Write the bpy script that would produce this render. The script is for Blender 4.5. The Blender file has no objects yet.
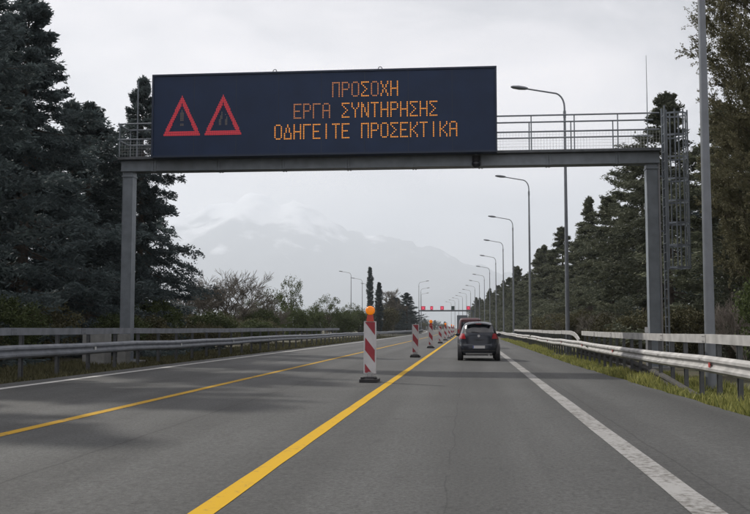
import bpy, math, random
import numpy as np
from mathutils import Vector, noise as mnoise

R = math.radians
scene = bpy.context.scene
COL = scene.collection

# ------------------------------------------------------------------ camera
F_PX, W_PX, H_PX = 960.0, 750.0, 514.0
YAW, PITCH, CAM_H = R(5.53), R(4.23), 1.25
cam_d = bpy.data.cameras.new('camera')
cam_d.sensor_width = 36.0
cam_d.lens = 36.0 * F_PX / W_PX
cam_d.clip_start = 0.1
cam_d.clip_end = 80000
cam = bpy.data.objects.new('camera', cam_d)
cam.location = (0, 0, CAM_H)
cam.rotation_euler = (math.pi / 2 + PITCH, 0, YAW)
COL.objects.link(cam)
scene.camera = cam

# ------------------------------------------------------------------ sky, sun, exposure
SUN_AZ, SUN_EL = R(-56), R(40)          # azimuth from +Y (road direction), negative = left
world = bpy.data.worlds.new('World')
scene.world = world
world.use_nodes = True
nt = world.node_tree
nt.nodes.clear()
def wn(t, **kw):
    n = nt.nodes.new(t)
    for k, v in kw.items(): setattr(n, k, v)
    return n
w_out = wn('ShaderNodeOutputWorld'); w_bg = wn('ShaderNodeBackground')
w_bg.inputs['Strength'].default_value = 0.1
sky = wn('ShaderNodeTexSky', sky_type='NISHITA', sun_disc=False)
sky.sun_elevation = SUN_EL
sky.sun_rotation = SUN_AZ
sky.air_density = 1.2; sky.dust_density = 2.0
tc = wn('ShaderNodeTexCoord'); mp = wn('ShaderNodeMapping'); mp.inputs['Scale'].default_value = (1, 1, 2.2)
n1 = wn('ShaderNodeTexNoise'); n1.inputs['Scale'].default_value = 2.9; n1.inputs['Detail'].default_value = 9; n1.inputs['Roughness'].default_value = 0.52; n1.inputs['Distortion'].default_value = 0.35
rp = wn('ShaderNodeValToRGB')
rp.color_ramp.elements[0].position = 0.34; rp.color_ramp.elements[0].color = (4.4, 4.3, 4.5, 1)
rp.color_ramp.elements[1].position = 0.62; rp.color_ramp.elements[1].color = (12.7, 11.75, 11.6, 1)
e = rp.color_ramp.elements.new(0.47); e.color = (8.9, 8.35, 8.45, 1)
mx = wn('ShaderNodeMix', data_type='RGBA'); mx.inputs[0].default_value = 0.93
L = nt.links.new
L(tc.outputs['Generated'], mp.inputs['Vector']); L(mp.outputs['Vector'], n1.inputs['Vector'])
L(n1.outputs['Fac'], rp.inputs['Fac'])
L(sky.outputs['Color'], mx.inputs[6]); L(rp.outputs['Color'], mx.inputs[7])
L(mx.outputs[2], w_bg.inputs['Color']); L(w_bg.outputs['Background'], w_out.inputs['Surface'])

sun_d = bpy.data.lights.new('sun', 'SUN')
sun_d.energy = 5.0; sun_d.angle = R(1.6); sun_d.color = (1.0, 0.95, 0.87)
sun = bpy.data.objects.new('sun', sun_d)
to_sun = Vector((math.sin(SUN_AZ) * math.cos(SUN_EL), math.cos(SUN_AZ) * math.cos(SUN_EL), math.sin(SUN_EL)))
sun.rotation_euler = to_sun.to_track_quat('Z', 'Y').to_euler()
sun.location = (-30, 20, 40)
COL.objects.link(sun)

vs = scene.view_settings
vs.view_transform = 'Standard'; vs.look = 'None'; vs.exposure = 0.0; vs.gamma = 1.0; vs.use_curve_mapping = False
scene.cycles.volume_bounces = 1
scene.cycles.max_bounces = 8
scene.cycles.transparent_max_bounces = 8

# ------------------------------------------------------------------ road frame: X across (0 = camera), Y along
SLOPE = 0.008
def gz(X): return -SLOPE * max(-14.0, min(8.0, X))
def cx(y):
    if y < 120: return 0.0
    if y < 450: return -1.15e-4 * (y - 120) ** 2
    return -1.15e-4 * 330 ** 2 - 2 * 1.15e-4 * 330 * (y - 450)
def heading(y):      # rotation about z of something standing square to the road
    return math.atan(2 * 1.15e-4 * (min(y, 450) - 120)) if y > 120 else 0.0
def P(X, y, z=0.0): return (X + cx(y), y, gz(X) + z)

# ------------------------------------------------------------------ materials
MATS = {}
def mat(name, col, rough=0.6, metal=0.0, noise=0.0, nscale=8.0, bump=0.0, bscale=60.0, emit=None, estr=0.0, spec=0.5, coords='Object', col2=None, detail=6):
    if name in MATS: return MATS[name]
    m = bpy.data.materials.new(name); m.use_nodes = True
    t = m.node_tree; b = t.nodes['Principled BSDF']
    b.inputs['Base Color'].default_value = (*col, 1); b.inputs['Roughness'].default_value = rough
    b.inputs['Metallic'].default_value = metal; b.inputs['Specular IOR Level'].default_value = spec
    tcn = t.nodes.new('ShaderNodeTexCoord')
    if noise > 0:
        nz = t.nodes.new('ShaderNodeTexNoise'); nz.inputs['Scale'].default_value = nscale; nz.inputs['Detail'].default_value = detail
        t.links.new(tcn.outputs[coords], nz.inputs['Vector'])
        cr = t.nodes.new('ShaderNodeValToRGB'); cr.color_ramp.elements[0].position = 0.32; cr.color_ramp.elements[1].position = 0.68
        c2 = col2 if col2 else tuple(min(1, c * (1 + noise)) for c in col)
        c1 = col if col2 else tuple(c * (1 - noise) for c in col)
        cr.color_ramp.elements[0].color = (*c1, 1); cr.color_ramp.elements[1].color = (*c2, 1)
        t.links.new(nz.outputs['Fac'], cr.inputs['Fac']); t.links.new(cr.outputs['Color'], b.inputs['Base Color'])
    if bump > 0:
        nb = t.nodes.new('ShaderNodeTexNoise'); nb.inputs['Scale'].default_value = bscale; nb.inputs['Detail'].default_value = 4
        t.links.new(tcn.outputs[coords], nb.inputs['Vector'])
        bp = t.nodes.new('ShaderNodeBump'); bp.inputs['Strength'].default_value = bump; bp.inputs['Distance'].default_value = 0.02
        t.links.new(nb.outputs['Fac'], bp.inputs['Height']); t.links.new(bp.outputs['Normal'], b.inputs['Normal'])
    if emit:
        b.inputs['Emission Color'].default_value = (*emit, 1); b.inputs['Emission Strength'].default_value = estr
    MATS[name] = m
    return m

def leaf_mat(name, dark, light, rough=0.75, trans=0.15):
    if name in MATS: return MATS[name]
    m = bpy.data.materials.new(name); m.use_nodes = True
    t = m.node_tree; b = t.nodes['Principled BSDF']
    at = t.nodes.new('ShaderNodeAttribute'); at.attribute_name = 'var'
    cr = t.nodes.new('ShaderNodeValToRGB')
    cr.color_ramp.elements[0].color = (*dark, 1); cr.color_ramp.elements[1].color = (*light, 1)
    t.links.new(at.outputs['Fac'], cr.inputs['Fac'])
    oi = t.nodes.new('ShaderNodeObjectInfo')
    hs = t.nodes.new('ShaderNodeHueSaturation')
    mr = t.nodes.new('ShaderNodeMapRange'); mr.inputs['To Min'].default_value = 0.8; mr.inputs['To Max'].default_value = 1.2
    t.links.new(oi.outputs['Random'], mr.inputs['Value']); t.links.new(mr.outputs['Result'], hs.inputs['Value'])
    t.links.new(cr.outputs['Color'], hs.inputs['Color']); t.links.new(hs.outputs['Color'], b.inputs['Base Color'])
    b.inputs['Roughness'].default_value = rough; b.inputs['Specular IOR Level'].default_value = 0.25
    tr = t.nodes.new('ShaderNodeBsdfTranslucent'); t.links.new(hs.outputs['Color'], tr.inputs['Color'])
    ms = t.nodes.new('ShaderNodeMixShader'); ms.inputs[0].default_value = trans
    out = t.nodes['Material Output']
    t.links.new(b.outputs['BSDF'], ms.inputs[1]); t.links.new(tr.outputs['BSDF'], ms.inputs[2]); t.links.new(ms.outputs['Shader'], out.inputs['Surface'])
    MATS[name] = m
    return m

GALV = mat('galvanised steel', (0.20, 0.225, 0.25), 0.5, 0.5, 0.14, 3.0, 0.04, 40)
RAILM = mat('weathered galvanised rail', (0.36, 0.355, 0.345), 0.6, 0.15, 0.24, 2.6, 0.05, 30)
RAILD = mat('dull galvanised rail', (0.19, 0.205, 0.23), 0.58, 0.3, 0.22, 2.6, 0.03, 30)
POSTM = mat('dark weathered post', (0.10, 0.105, 0.11), 0.75, 0.3, 0.25, 6)
OLDRAIL_SHADE = mat('old rail with underside shade', (0.045, 0.043, 0.040), 0.9, 0.0, 0.3, 5)  # near-black base colour stands in for the shaded underside of the old rail
CONC = mat('concrete', (0.22, 0.225, 0.22), 0.9, 0, 0.15, 4, 0.2, 40)
NAVY = mat('sign face', (0.012, 0.028, 0.072), 0.5, 0, 0.12, 1.2, spec=0.3)
BLACKM = mat('black rubber', (0.018, 0.018, 0.02), 0.75, 0, 0.3, 20)
AMBER = mat('amber led', (0.5, 0.2, 0.02), 0.4, emit=(1.0, 0.38, 0.06), estr=0.75)
AMBERD = mat('dim amber led', (0.4, 0.16, 0.05), 0.4, emit=(0.85, 0.33, 0.13), estr=0.42)
REDLED = mat('red led', (0.5, 0.04, 0.05), 0.4, emit=(0.80, 0.06, 0.09), estr=0.36)
DIMLED = mat('dim led', (0.12, 0.12, 0.11), 0.4, emit=(0.30, 0.22, 0.17), estr=0.14)
WHITEB = mat('white retroreflective', (0.50, 0.50, 0.51), 0.5, 0, 0.08, 6)
REDB = mat('red retroreflective', (0.27, 0.022, 0.035), 0.45, 0, 0.12, 6)
ORANGE = mat('orange lamp lens', (0.85, 0.22, 0.01), 0.25, emit=(1.0, 0.28, 0.0), estr=0.25)
REDPL = mat('red lamp bracket', (0.45, 0.05, 0.03), 0.5)
BARK = mat('bark', (0.075, 0.06, 0.048), 0.9, 0, 0.35, 8, 0.4, 30)
TWIG = mat('bare twigs', (0.115, 0.104, 0.085), 0.9, 0, 0.25, 4)

def asphalt():
    m = bpy.data.materials.new('asphalt'); m.use_nodes = True
    t = m.node_tree; b = t.nodes['Principled BSDF']; n = t.nodes.new; l = t.links.new
    tc_ = n('ShaderNodeTexCoord')
    big = n('ShaderNodeTexNoise'); big.inputs['Scale'].default_value = 0.25; big.inputs['Detail'].default_value = 5
    mpg = n('ShaderNodeMapping'); mpg.inputs['Scale'].default_value = (1.6, 0.06, 1)
    stk = n('ShaderNodeTexNoise'); stk.inputs['Scale'].default_value = 1.3; stk.inputs['Detail'].default_value = 5
    gr = n('ShaderNodeTexNoise'); gr.inputs['Scale'].default_value = 26; gr.inputs['Detail'].default_value = 6; gr.inputs['Roughness'].default_value = 0.75
    vo = n('ShaderNodeTexVoronoi'); vo.inputs['Scale'].default_value = 75
    l(tc_.outputs['Object'], big.inputs['Vector']); l(tc_.outputs['Object'], mpg.inputs['Vector']); l(mpg.outputs['Vector'], stk.inputs['Vector'])
    l(tc_.outputs['Object'], gr.inputs['Vector']); l(tc_.outputs['Object'], vo.inputs['Vector'])
    def ramp(src, a, bb, lo, hi):
        r = n('ShaderNodeMapRange'); r.inputs['From Min'].default_value = a; r.inputs['From Max'].default_value = bb
        r.inputs['To Min'].default_value = lo; r.inputs['To Max'].default_value = hi; l(src, r.inputs['Value']); return r.outputs['Result']
    def mul(a, bb):
        q = n('ShaderNodeMath'); q.operation = 'MULTIPLY'; l(a, q.inputs[0]); l(bb, q.inputs[1]); return q.outputs[0]
    f = mul(mul(ramp(big.outputs['Fac'], .3, .7, .88, 1.1), ramp(stk.outputs['Fac'], .3, .7, .86, 1.12)), mul(ramp(gr.outputs['Fac'], 0.3, 0.7, .42, 1.6), ramp(vo.outputs['Distance'], 0, .6, .8, 1.2)))
    sx = n('ShaderNodeSeparateXYZ'); l(tc_.outputs['Object'], sx.inputs[0])
    def mth(op, a, bb=None, c=None):
        q = n('ShaderNodeMath'); q.operation = op
        for i_, vv in enumerate((a, bb, c)):
            if vv is None: continue
            if isinstance(vv, (int, float)): q.inputs[i_].default_value = vv
            else: l(vv, q.inputs[i_])
        return q.outputs[0]
    # wheel tracks, about 1.75 m apart
    wob = mth('MULTIPLY_ADD', stk.outputs['Fac'], 0.5, sx.outputs['X'])
    cs = mth('COSINE', mth('MULTIPLY_ADD', wob, 2 * math.pi / 1.75, 2.2))
    f = mul(f, ramp(cs, -1, 1, 0.86, 1.10))
    # a wandering, broken longitudinal joint and a few transverse cracks
    cn = n('ShaderNodeTexNoise'); cn.inputs['Scale'].default_value = 0.8; cn.inputs['Detail'].default_value = 6; l(tc_.outputs['Object'], cn.inputs['Vector'])
    jx = mth('ABSOLUTE', mth('ADD', mth('MULTIPLY_ADD', cn.outputs['Fac'], 0.16, sx.outputs['X']), 0.10))
    f = mul(f, mth('MAXIMUM', ramp(jx, 0.004, 0.010, 0.7, 1.0), ramp(big.outputs['Fac'], 0.42, 0.5, 1.0, 0.0)))
    jx2 = mth('ABSOLUTE', mth('ADD', mth('MULTIPLY_ADD', cn.outputs['Fac'], 0.12, sx.outputs['X']), 3.62))
    f = mul(f, ramp(jx2, 0.008, 0.02, 0.6, 1.0))
    jx3 = mth('ABSOLUTE', mth('ADD', mth('MULTIPLY_ADD', cn.outputs['Fac'], 0.10, sx.outputs['X']), -1.98))
    f = mul(f, ramp(jx3, 0.006, 0.016, 0.65, 1.0))
    # oil drips and stains down the lane middles, repaired patches
    sp_ = n('ShaderNodeTexNoise'); sp_.inputs['Scale'].default_value = 2.3; sp_.inputs['Detail'].default_value = 7; sp_.inputs['Roughness'].default_value = 0.62; l(tc_.outputs['Object'], sp_.inputs['Vector'])
    f = mul(f, ramp(sp_.outputs['Fac'], 0.60, 0.72, 1.0, 0.70)); f = mul(f, ramp(sp_.outputs['Fac'], 0.30, 0.40, 1.16, 1.0))
    vm = n('ShaderNodeVectorMath'); vm.operation = 'SCALE'; vm.inputs[0].default_value = (0.0535, 0.055, 0.0545); l(f, vm.inputs['Scale'])
    l(vm.outputs['Vector'], b.inputs['Base Color'])
    b.inputs['Roughness'].default_value = 0.78; b.inputs['Specular IOR Level'].default_value = 0.35
    bp = n('ShaderNodeBump'); bp.inputs['Strength'].default_value = 0.8; bp.inputs['Distance'].default_value = 0.012
    l(gr.outputs['Fac'], bp.inputs['Height']); l(bp.outputs['Normal'], b.inputs['Normal'])
    return m
ASPH = asphalt()

def paint(name, col, wear):
    m = bpy.data.materials.new(name); m.use_nodes = True
    t = m.node_tree; b = t.nodes['Principled BSDF']; n = t.nodes.new; l = t.links.new
    tc_ = n('ShaderNodeTexCoord')
    a = n('ShaderNodeTexNoise'); a.inputs['Scale'].default_value = 14; a.inputs['Detail'].default_value = 8; a.inputs['Roughness'].default_value = 0.7
    c = n('ShaderNodeTexNoise'); c.inputs['Scale'].default_value = 1.1; c.inputs['Detail'].default_value = 4
    l(tc_.outputs['Object'], a.inputs['Vector']); l(tc_.outputs['Object'], c.inputs['Vector'])
    ad = n('ShaderNodeMath'); ad.operation = 'MULTIPLY_ADD'; ad.inputs[1].default_value = 0.5; l(c.outputs['Fac'], ad.inputs[0]); l(a.outputs['Fac'], ad.inputs[2])
    cr = n('ShaderNodeValToRGB'); cr.color_ramp.elements[0].position = wear; cr.color_ramp.elements[1].position = wear + 0.22
    cr.color_ramp.elements[0].color = (0.085, 0.08, 0.07, 1); cr.color_ramp.elements[1].color = (*col, 1)
    l(ad.outputs[0], cr.inputs['Fac']); l(cr.outputs['Color'], b.inputs['Base Color']); b.inputs['Roughness'].default_value = 0.8; b.inputs['Specular IOR Level'].default_value = 0.2
    return m
YEL = paint('yellow line paint', (0.49, 0.295, 0.008), 0.45)
YELO = paint('older yellow line paint', (0.40, 0.24, 0.02), 0.49)
WHT = paint('worn white line paint', (0.28, 0.28, 0.275), 0.56)

def ground_mat():
    m = bpy.data.materials.new('verge soil and grass'); m.use_nodes = True
    t = m.node_tree; b = t.nodes['Principled BSDF']; n = t.nodes.new; l = t.links.new
    tc_ = n('ShaderNodeTexCoord')
    a = n('ShaderNodeTexNoise'); a.inputs['Scale'].default_value = 0.9; a.inputs['Detail'].default_value = 10; a.inputs['Roughness'].default_value = 0.65
    l(tc_.outputs['Object'], a.inputs['Vector'])
    cr = n('ShaderNodeValToRGB'); el = cr.color_ramp.elements
    el[0].position = 0.35; el[0].color = (0.05, 0.042, 0.026, 1); el[1].position = 0.66; el[1].color = (0.04, 0.055, 0.018, 1)
    q = el.new(0.5); q.color = (0.065, 0.058, 0.032, 1)
    l(a.outputs['Fac'], cr.inputs['Fac']); l(cr.outputs['Color'], b.inputs['Base Color']); b.inputs['Roughness'].default_value = 0.95
    bp = n('ShaderNodeBump'); bp.inputs['Strength'].default_value = 0.6; bp.inputs['Distance'].default_value = 0.05
    l(a.outputs['Fac'], bp.inputs['Height']); l(bp.outputs['Normal'], b.inputs['Normal'])
    return m
GROUND = ground_mat()

# ------------------------------------------------------------------ mesh helpers
def tag(o, label=None, cat=None, group=None, kind=None):
    if label: o['label'] = label
    if cat: o['category'] = cat
    if group: o['group'] = group
    if kind: o['kind'] = kind
    return o
def link(name, me, m=None, parent=None, loc=None, rz=0.0):
    o = bpy.data.objects.new(name, me); COL.objects.link(o)
    if m is not None and me is not None and not me.materials: me.materials.append(m)
    if parent: o.parent = parent
    if loc is not None: o.location = loc
    if rz: o.rotation_euler = (0, 0, rz)
    return o
def empty(name, loc, rz=0.0, label=None, cat=None, group=None):
    o = bpy.data.objects.new(name, None); COL.objects.link(o)
    o.location = loc; o.rotation_euler = (0, 0, rz); o.empty_display_size = 0.3
    return tag(o, label, cat, group)

class MB:
    def __init__(s): s.v = []; s.f = []
    def box(s, c, d, rot=None, taper=1.0):
        x, y, z = d[0] / 2, d[1] / 2, d[2] / 2; i = len(s.v)
        for sz in (-1, 1):
            k = taper if sz > 0 else 1.0
            for sx, sy in ((-1, -1), (1, -1), (1, 1), (-1, 1)):
                p = Vector((sx * x * k, sy * y * k, sz * z))
                if rot is not None: p = rot @ p
                s.v.append((p.x + c[0], p.y + c[1], p.z + c[2]))
        for q in ((3, 2, 1, 0), (4, 5, 6, 7), (0, 1, 5, 4), (1, 2, 6, 5), (2, 3, 7, 6), (3, 0, 4, 7)): s.f.append(tuple(i + k for k in q))
        return s
    def bar(s, a, b, w, h=None):
        return s.tube([a, b], [w / 2 * 1.414, w / 2 * 1.414], 4)
    def tube(s, pts, rad, n=8, cap=True):
        pts = [Vector(p) for p in pts]; base = len(s.v); prev = None
        for k, p in enumerate(pts):
            d = (pts[min(k + 1, len(pts) - 1)] - pts[max(k - 1, 0)]).normalized()
            if prev is None:
                ref = Vector((0, 0, 1)) if abs(d.z) < 0.9 else Vector((1, 0, 0))
                u = d.cross(ref).normalized()
            else:
                u = (prev - d * prev.dot(d)).normalized()
            prev = u; w = d.cross(u); r = rad[k] if isinstance(rad, (list, tuple)) else rad
            for j in range(n):
                a = 2 * math.pi * (j + 0.5) / n; q = p + (u * math.cos(a) + w * math.sin(a)) * r
                s.v.append(tuple(q))
        for k in range(len(pts) - 1):
            for j in range(n):
                a = base + k * n + j; b = base + k * n + (j + 1) % n
                s.f.append((a, b, b + n, a + n))
        if cap:
            s.f.append(tuple(base + j for j in reversed(range(n)))); e_ = base + (len(pts) - 1) * n
            s.f.append(tuple(e_ + j for j in range(n)))
        return s
    def prism(s, poly, y0, y1):          # polygon in xz, extruded along y
        n = len(poly); i = len(s.v)
        for y in (y0, y1):
            for p in poly: s.v.append((p[0], y, p[1]))
        s.f.append(tuple(range(i, i + n))); s.f.append(tuple(i + n + k for k in reversed(range(n))))
        for k in range(n): s.f.append((i + k, i + n + k, i + n + (k + 1) % n, i + (k + 1) % n))
        return s
    def ring_loft(s, rings, cap=True):
        n = len(rings[0]); base = len(s.v)
        for r in rings: s.v.extend([tuple(p) for p in r])
        for k in range(len(rings) - 1):
            for j in range(n):
                a = base + k * n + j; b = base + k * n + (j + 1) % n
                s.f.append((a, b, b + n, a + n))
        if cap:
            s.f.append(tuple(base + j for j in reversed(range(n)))); e_ = base + (len(rings) - 1) * n
            s.f.append(tuple(e_ + j for j in range(n)))
        return s
    def sphere(s, c, r, n=12, m=8, sq=(1, 1, 1)):
        rings = []
        for k in range(1, m):
            t = math.pi * k / m
            rings.append([(c[0] + r * sq[0] * math.sin(t) * math.cos(2 * math.pi * j / n), c[1] + r * sq[1] * math.sin(t) * math.sin(2 * math.pi * j / n), c[2] - r * sq[2] * math.cos(t)) for j in range(n)])
        return s.ring_loft(rings)
    def mesh(s, name, smooth=False):
        me = bpy.data.meshes.new(name); me.from_pydata(s.v, [], s.f); me.validate(); me.update()
        if smooth:
            me.polygons.foreach_set('use_smooth', [True] * len(me.polygons))
            try: me.set_sharp_from_angle(angle=R(38))
            except Exception: pass
        return me
    def build(s, name, m, parent=None, loc=None, rz=0.0, smooth=False):
        return link(name, s.mesh(name, smooth), m, parent, loc, rz)

def np_mesh(name, V, Fq, var=None):
    """V (n,3), Fq (m,k) k = 3 or 4"""
    me = bpy.data.meshes.new(name); k = Fq.shape[1]
    me.vertices.add(len(V)); me.vertices.foreach_set('co', V.astype(np.float32).ravel())
    me.loops.add(Fq.size); me.loops.foreach_set('vertex_index', Fq.astype(np.int32).ravel())
    me.polygons.add(len(Fq)); me.polygons.foreach_set('loop_start', np.arange(0, Fq.size, k, dtype=np.int32))
    if var is not None:
        a = me.attributes.new('var', 'FLOAT', 'FACE'); a.data.foreach_set('value', var.astype(np.float32))
    me.update(calc_edges=True)
    return me

# ------------------------------------------------------------------ setting: ground, road, markings, mountain
def ribbon(name, X0, X1, ys, z, m, jitter=0.0, seed=0):
    rnd = random.Random(seed); b = MB()
    for y in ys:
        j0 = rnd.uniform(-jitter, jitter); j1 = rnd.uniform(-jitter, jitter)
        a0 = X0(y) if callable(X0) else X0; a1 = X1(y) if callable(X1) else X1
        b.v.append(P(a0 + j0, y, z)); b.v.append(P(a1 + j1, y, z))
    for i in range(len(ys) - 1): b.f.append((2 * i, 2 * i + 1, 2 * i + 3, 2 * i + 2))
    return tag(b.build(name, m), kind='structure')

ysR = [-12 + 0.9 * i for i in range(90)] + [70 + 5 * i for i in range(20)] + [175 + 15 * i for i in range(60)]
def edge_r(y): return 3.62 + (0.5 if y < 12 else max(0.0, 0.5 * (34 - y) / 22))
ribbon('road', -9.75, edge_r, ysR, 0.0, ASPH, 0.035, 3)
g = MB()
gx = [-20000, -2500, -400, -60, -14, -9, 0, 3.3, 8, 40, 400, 2500, 20000]
gy = [-2500, -200, -20] + list(range(0, 460, 20)) + [520, 700, 1000, 2000, 5000, 9000, 14000, 19000]
for y in gy:
    for X in gx: g.v.append((X + (cx(y) if y < 1000 and abs(X) < 500 else 0), y, gz(X) - 0.035))
for j in range(len(gy) - 1):
    for i in range(len(gx) - 1):
        a = j * len(gx) + i; g.f.append((a, a + 1, a + 1 + len(gx), a + len(gx)))
tag(g.build('ground', GROUND), kind='structure')

def marking(label, X, w, m, y0=-12, y1=700):
    ys = [y for y in ysR if y0 <= y <= y1]
    o = ribbon('lane_marking', X - w / 2, X + w / 2, ys, 0.004, m, 0.006, int(abs(X) * 10))
    return o
marking('yellow', -1.78, 0.165, YEL)
marking('yellow', -5.27, 0.16, YELO)
marking('white', 1.63, 0.24, WHT)
marking('white', -9.04, 0.20, paint('white edge line paint', (0.42, 0.42, 0.41), 0.46))

# the far mountain
def mountain():
    prof = [(-400, 60), (-100, 74), (60, 88), (130, 96), (190, 108), (225, 117), (245, 124), (262, 121), (284, 113), (306, 114), (330, 98), (350, 84), (385, 78), (420, 72), (450, 66), (470, 56), (500, 46), (560, 30), (640, 25), (760, 10), (900, 4)]
    D = 16000.0; k = D / F_PX
    xs = np.linspace(-400, 900, 300); hh = np.interp(xs, [p[0] for p in prof], [p[1] for p in prof]) * k
    rows = 60; V = []; 
    for j in range(rows):
        t = j / (rows - 1)                      # 0 front foot, 1 back foot
        y = 11500 + 6500 * t
        s = (t / 0.7) if t < 0.7 else (1 - t) / 0.3
        s = max(0.0, s)
        for i, px in enumerate(xs):
            X = (px - 468) * k
            n = mnoise.ridged_multi_fractal(Vector((X / 1500.0, y / 1500.0, 1.7)), 0.9, 2.1, 7, 1.0, 2.0)
            n2 = mnoise.fractal(Vector((X / 300.0, y / 300.0, 4.7)), 0.8, 2.1, 5)
            z = hh[i] * (s ** 1.15) * 1.16 + (n - 1.15) * 190 * s * (1 - 0.4 * s) + n2 * 95 * s
            V.append((X, y, max(z, -3) - 2))
    V = np.array(V); m_ = len(xs); F = []
    for j in range(rows - 1):
        for i in range(m_ - 1):
            a = j * m_ + i; F.append((a, a + 1, a + 1 + m_, a + m_))
    me = np_mesh('mountain', V, np.array(F))
    m = bpy.data.materials.new('mountain rock and snow'); m.use_nodes = True
    t = m.node_tree; b = t.nodes['Principled BSDF']; n = t.nodes.new; l = t.links.new
    geo = n('ShaderNodeNewGeometry'); sep = n('ShaderNodeSeparateXYZ'); l(geo.outputs['Position'], sep.inputs[0])
    nz = n('ShaderNodeTexNoise'); nz.inputs['Scale'].default_value = 0.0022; nz.inputs['Detail'].default_value = 8; l(geo.outputs['Position'], nz.inputs['Vector'])
    ma = n('ShaderNodeMath'); ma.operation = 'MULTIPLY_ADD'; ma.inputs[1].default_value = 2600; l(nz.outputs['Fac'], ma.inputs[0]); l(sep.outputs['Z'], ma.inputs[2])
    mr = n('ShaderNodeMapRange'); mr.inputs['From Min'].default_value = 2750; mr.inputs['From Max'].default_value = 3150; l(ma.outputs[0], mr.inputs['Value'])
    mxx = n('ShaderNodeMix'); mxx.data_type = 'RGBA'; mxx.inputs[6].default_value = (0.055, 0.065, 0.07, 1); mxx.inputs[7].default_value = (0.8, 0.82, 0.85, 1)
    l(mr.outputs['Result'], mxx.inputs[0]); l(mxx.outputs[2], b.inputs['Base Color']); b.inputs['Roughness'].default_value = 0.95
    tag(link('mountain', me, m), kind='structure')
mountain()

# ------------------------------------------------------------------ guard rails
WPROF = [(0.00, 0.155), (0.022, 0.150), (0.078, 0.105), (0.082, 0.060), (0.040, 0.026), (0.030, 0.0), (0.040, -0.026), (0.082, -0.060), (0.078, -0.105), (0.022, -0.150), (0.0, -0.155)]
def wbeam_mesh(L_, side):
    """W profile bulging towards the road (side = +1 bulges to +x), along y 0..L_, centre z 0"""
    b = MB(); n = len(WPROF)
    for y in (-0.12, L_ * 0.5, L_):
        for (d, z) in WPROF: b.v.append((d * side + (0.004 * side if y < 0 else 0), y, z))
        for (d, z) in WPROF: b.v.append(((d - 0.005) * side + (0.004 * side if y < 0 else 0), y, z))
    for k in range(2):
        o = k * 2 * n
        for i in range(n - 1):
            b.f.append((o + i, o + i + 1, o + 2 * n + i + 1, o + 2 * n + i))
            b.f.append((o + n + i + 1, o + n + i, o + 3 * n + i, o + 3 * n + i + 1))
        b.f.append((o, o + 2 * n, o + 3 * n, o + n)); b.f.append((o + n - 1, o + 2 * n - 1, o + 4 * n - 1, o + 3 * n - 1))
    for yy in (0.02, 0.1):
        for z in (0.08, -0.08):
            b.tube([(0.078 * side, yy - 0.07, z), (0.093 * side, yy - 0.07, z)], 0.016, 6)
    return b.mesh('rail_beam')
def post_mesh(h, side):
    b = MB()      # C section post and spacer
    b.box((-0.12 * side, 0, h / 2 - 0.25), (0.012, 0.12, h + 0.5)); b.box((-0.085 * side, 0.054, h / 2 - 0.25), (0.06, 0.012, h + 0.5)); b.box((-0.085 * side, -0.054, h / 2 - 0.25), (0.06, 0.012, h + 0.5))
    return b.mesh('post')
def spacer_mesh(side):
    b = MB(); b.box((-0.03 * side, 0, 0), (0.09, 0.10, 0.2)); return b.mesh('spacer')
def upper_mesh(L_, side):
    b = MB()
    b.box((-0.045 * side, L_ / 2 - 0.002, 0), (0.08, L_ - 0.004, 0.17))
    b.box((0.0 * side, 0.11, 0), (0.012, 0.26, 0.15))
    for yy in (0.03, 0.09, 0.15, 0.21):
        for z in (-0.045, 0.045): b.tube([(0.004 * side, yy, z), (0.014 * side, yy, z)], 0.012, 6)
    return b.mesh('upper_rail')
def reflector_mesh(side):
    b = MB(); b.box((0.045 * side, 0, 0), (0.012, 0.11, 0.085)); b.box((0.02 * side, 0.03, 0), (0.05, 0.02, 0.03)); return b.mesh('reflector')

def seg_rot(X, y, L_):
    a = Vector(P(X, y)); b_ = Vector(P(X, y + L_)); d = b_ - a
    return math.atan2(-d.x, d.y)

def guard_rail(label, X, side, y0, y1, post_step, uppers, refl, refl_mat, M, PM, wz=0.60, uz=1.075):
    root = empty('guard_rail', P(X, y0), 0, label, 'guard rail')
    root_inv = Vector(root.location)
    rnd = random.Random(int(abs(X) * 100))
    wm, sm = wbeam_mesh(4.0, side), spacer_mesh(side); wm.materials.append(M); sm.materials.append(PM)
    ptall, pshort = post_mesh(1.1, side), post_mesh(0.72, side); ptall.materials.append(PM); pshort.materials.append(PM)
    um = upper_mesh(4.0, side); um.materials.append(M); rm = reflector_mesh(side); rm.materials.append(refl_mat)
    def put(name, me, Xo, y, z, L_=4.0, tilt=0.0):
        o = link(name, me, None, root); p = Vector(P(Xo, y, z)) - root_inv
        o.location = p; o.rotation_euler = (tilt, 0, seg_rot(Xo, y, L_)); return o
    def wob(y): return 0.018 * math.sin(y * 0.23 + X) + 0.012 * math.sin(y * 0.71)
    y = y0
    while y < y1:
        dz = wob(y + 4) - wob(y)
        put('rail_beam', wm, X, y, wz + wob(y), 4.0, math.atan2(dz, 4.0)); y += 4.0
    def in_upper(y): return any(a - 0.1 <= y <= b_ + 0.1 for a, b_ in uppers)
    y = y0 + 0.6
    while y < y1:
        tall = in_upper(y)
        o = put('post', ptall if tall else pshort, X, y, 0.0); o.rotation_euler[0] = rnd.uniform(-0.012, 0.012)
        put('spacer', sm, X, y, wz + wob(y) - 0.0)
        y += post_step
    for a, b_ in uppers:
        y = a
        while y < b_ - 0.1:
            put('upper_rail', um, X - 0.03 * side, y, uz + 0.5 * wob(y), 4.0, math.atan2(0.5 * (wob(y + 4) - wob(y)), 4.0)); y += 4.0
    for y in refl: put('reflector', rm, X + 0.03 * side, y, wz + wob(y), 1.0)
    return root

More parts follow.
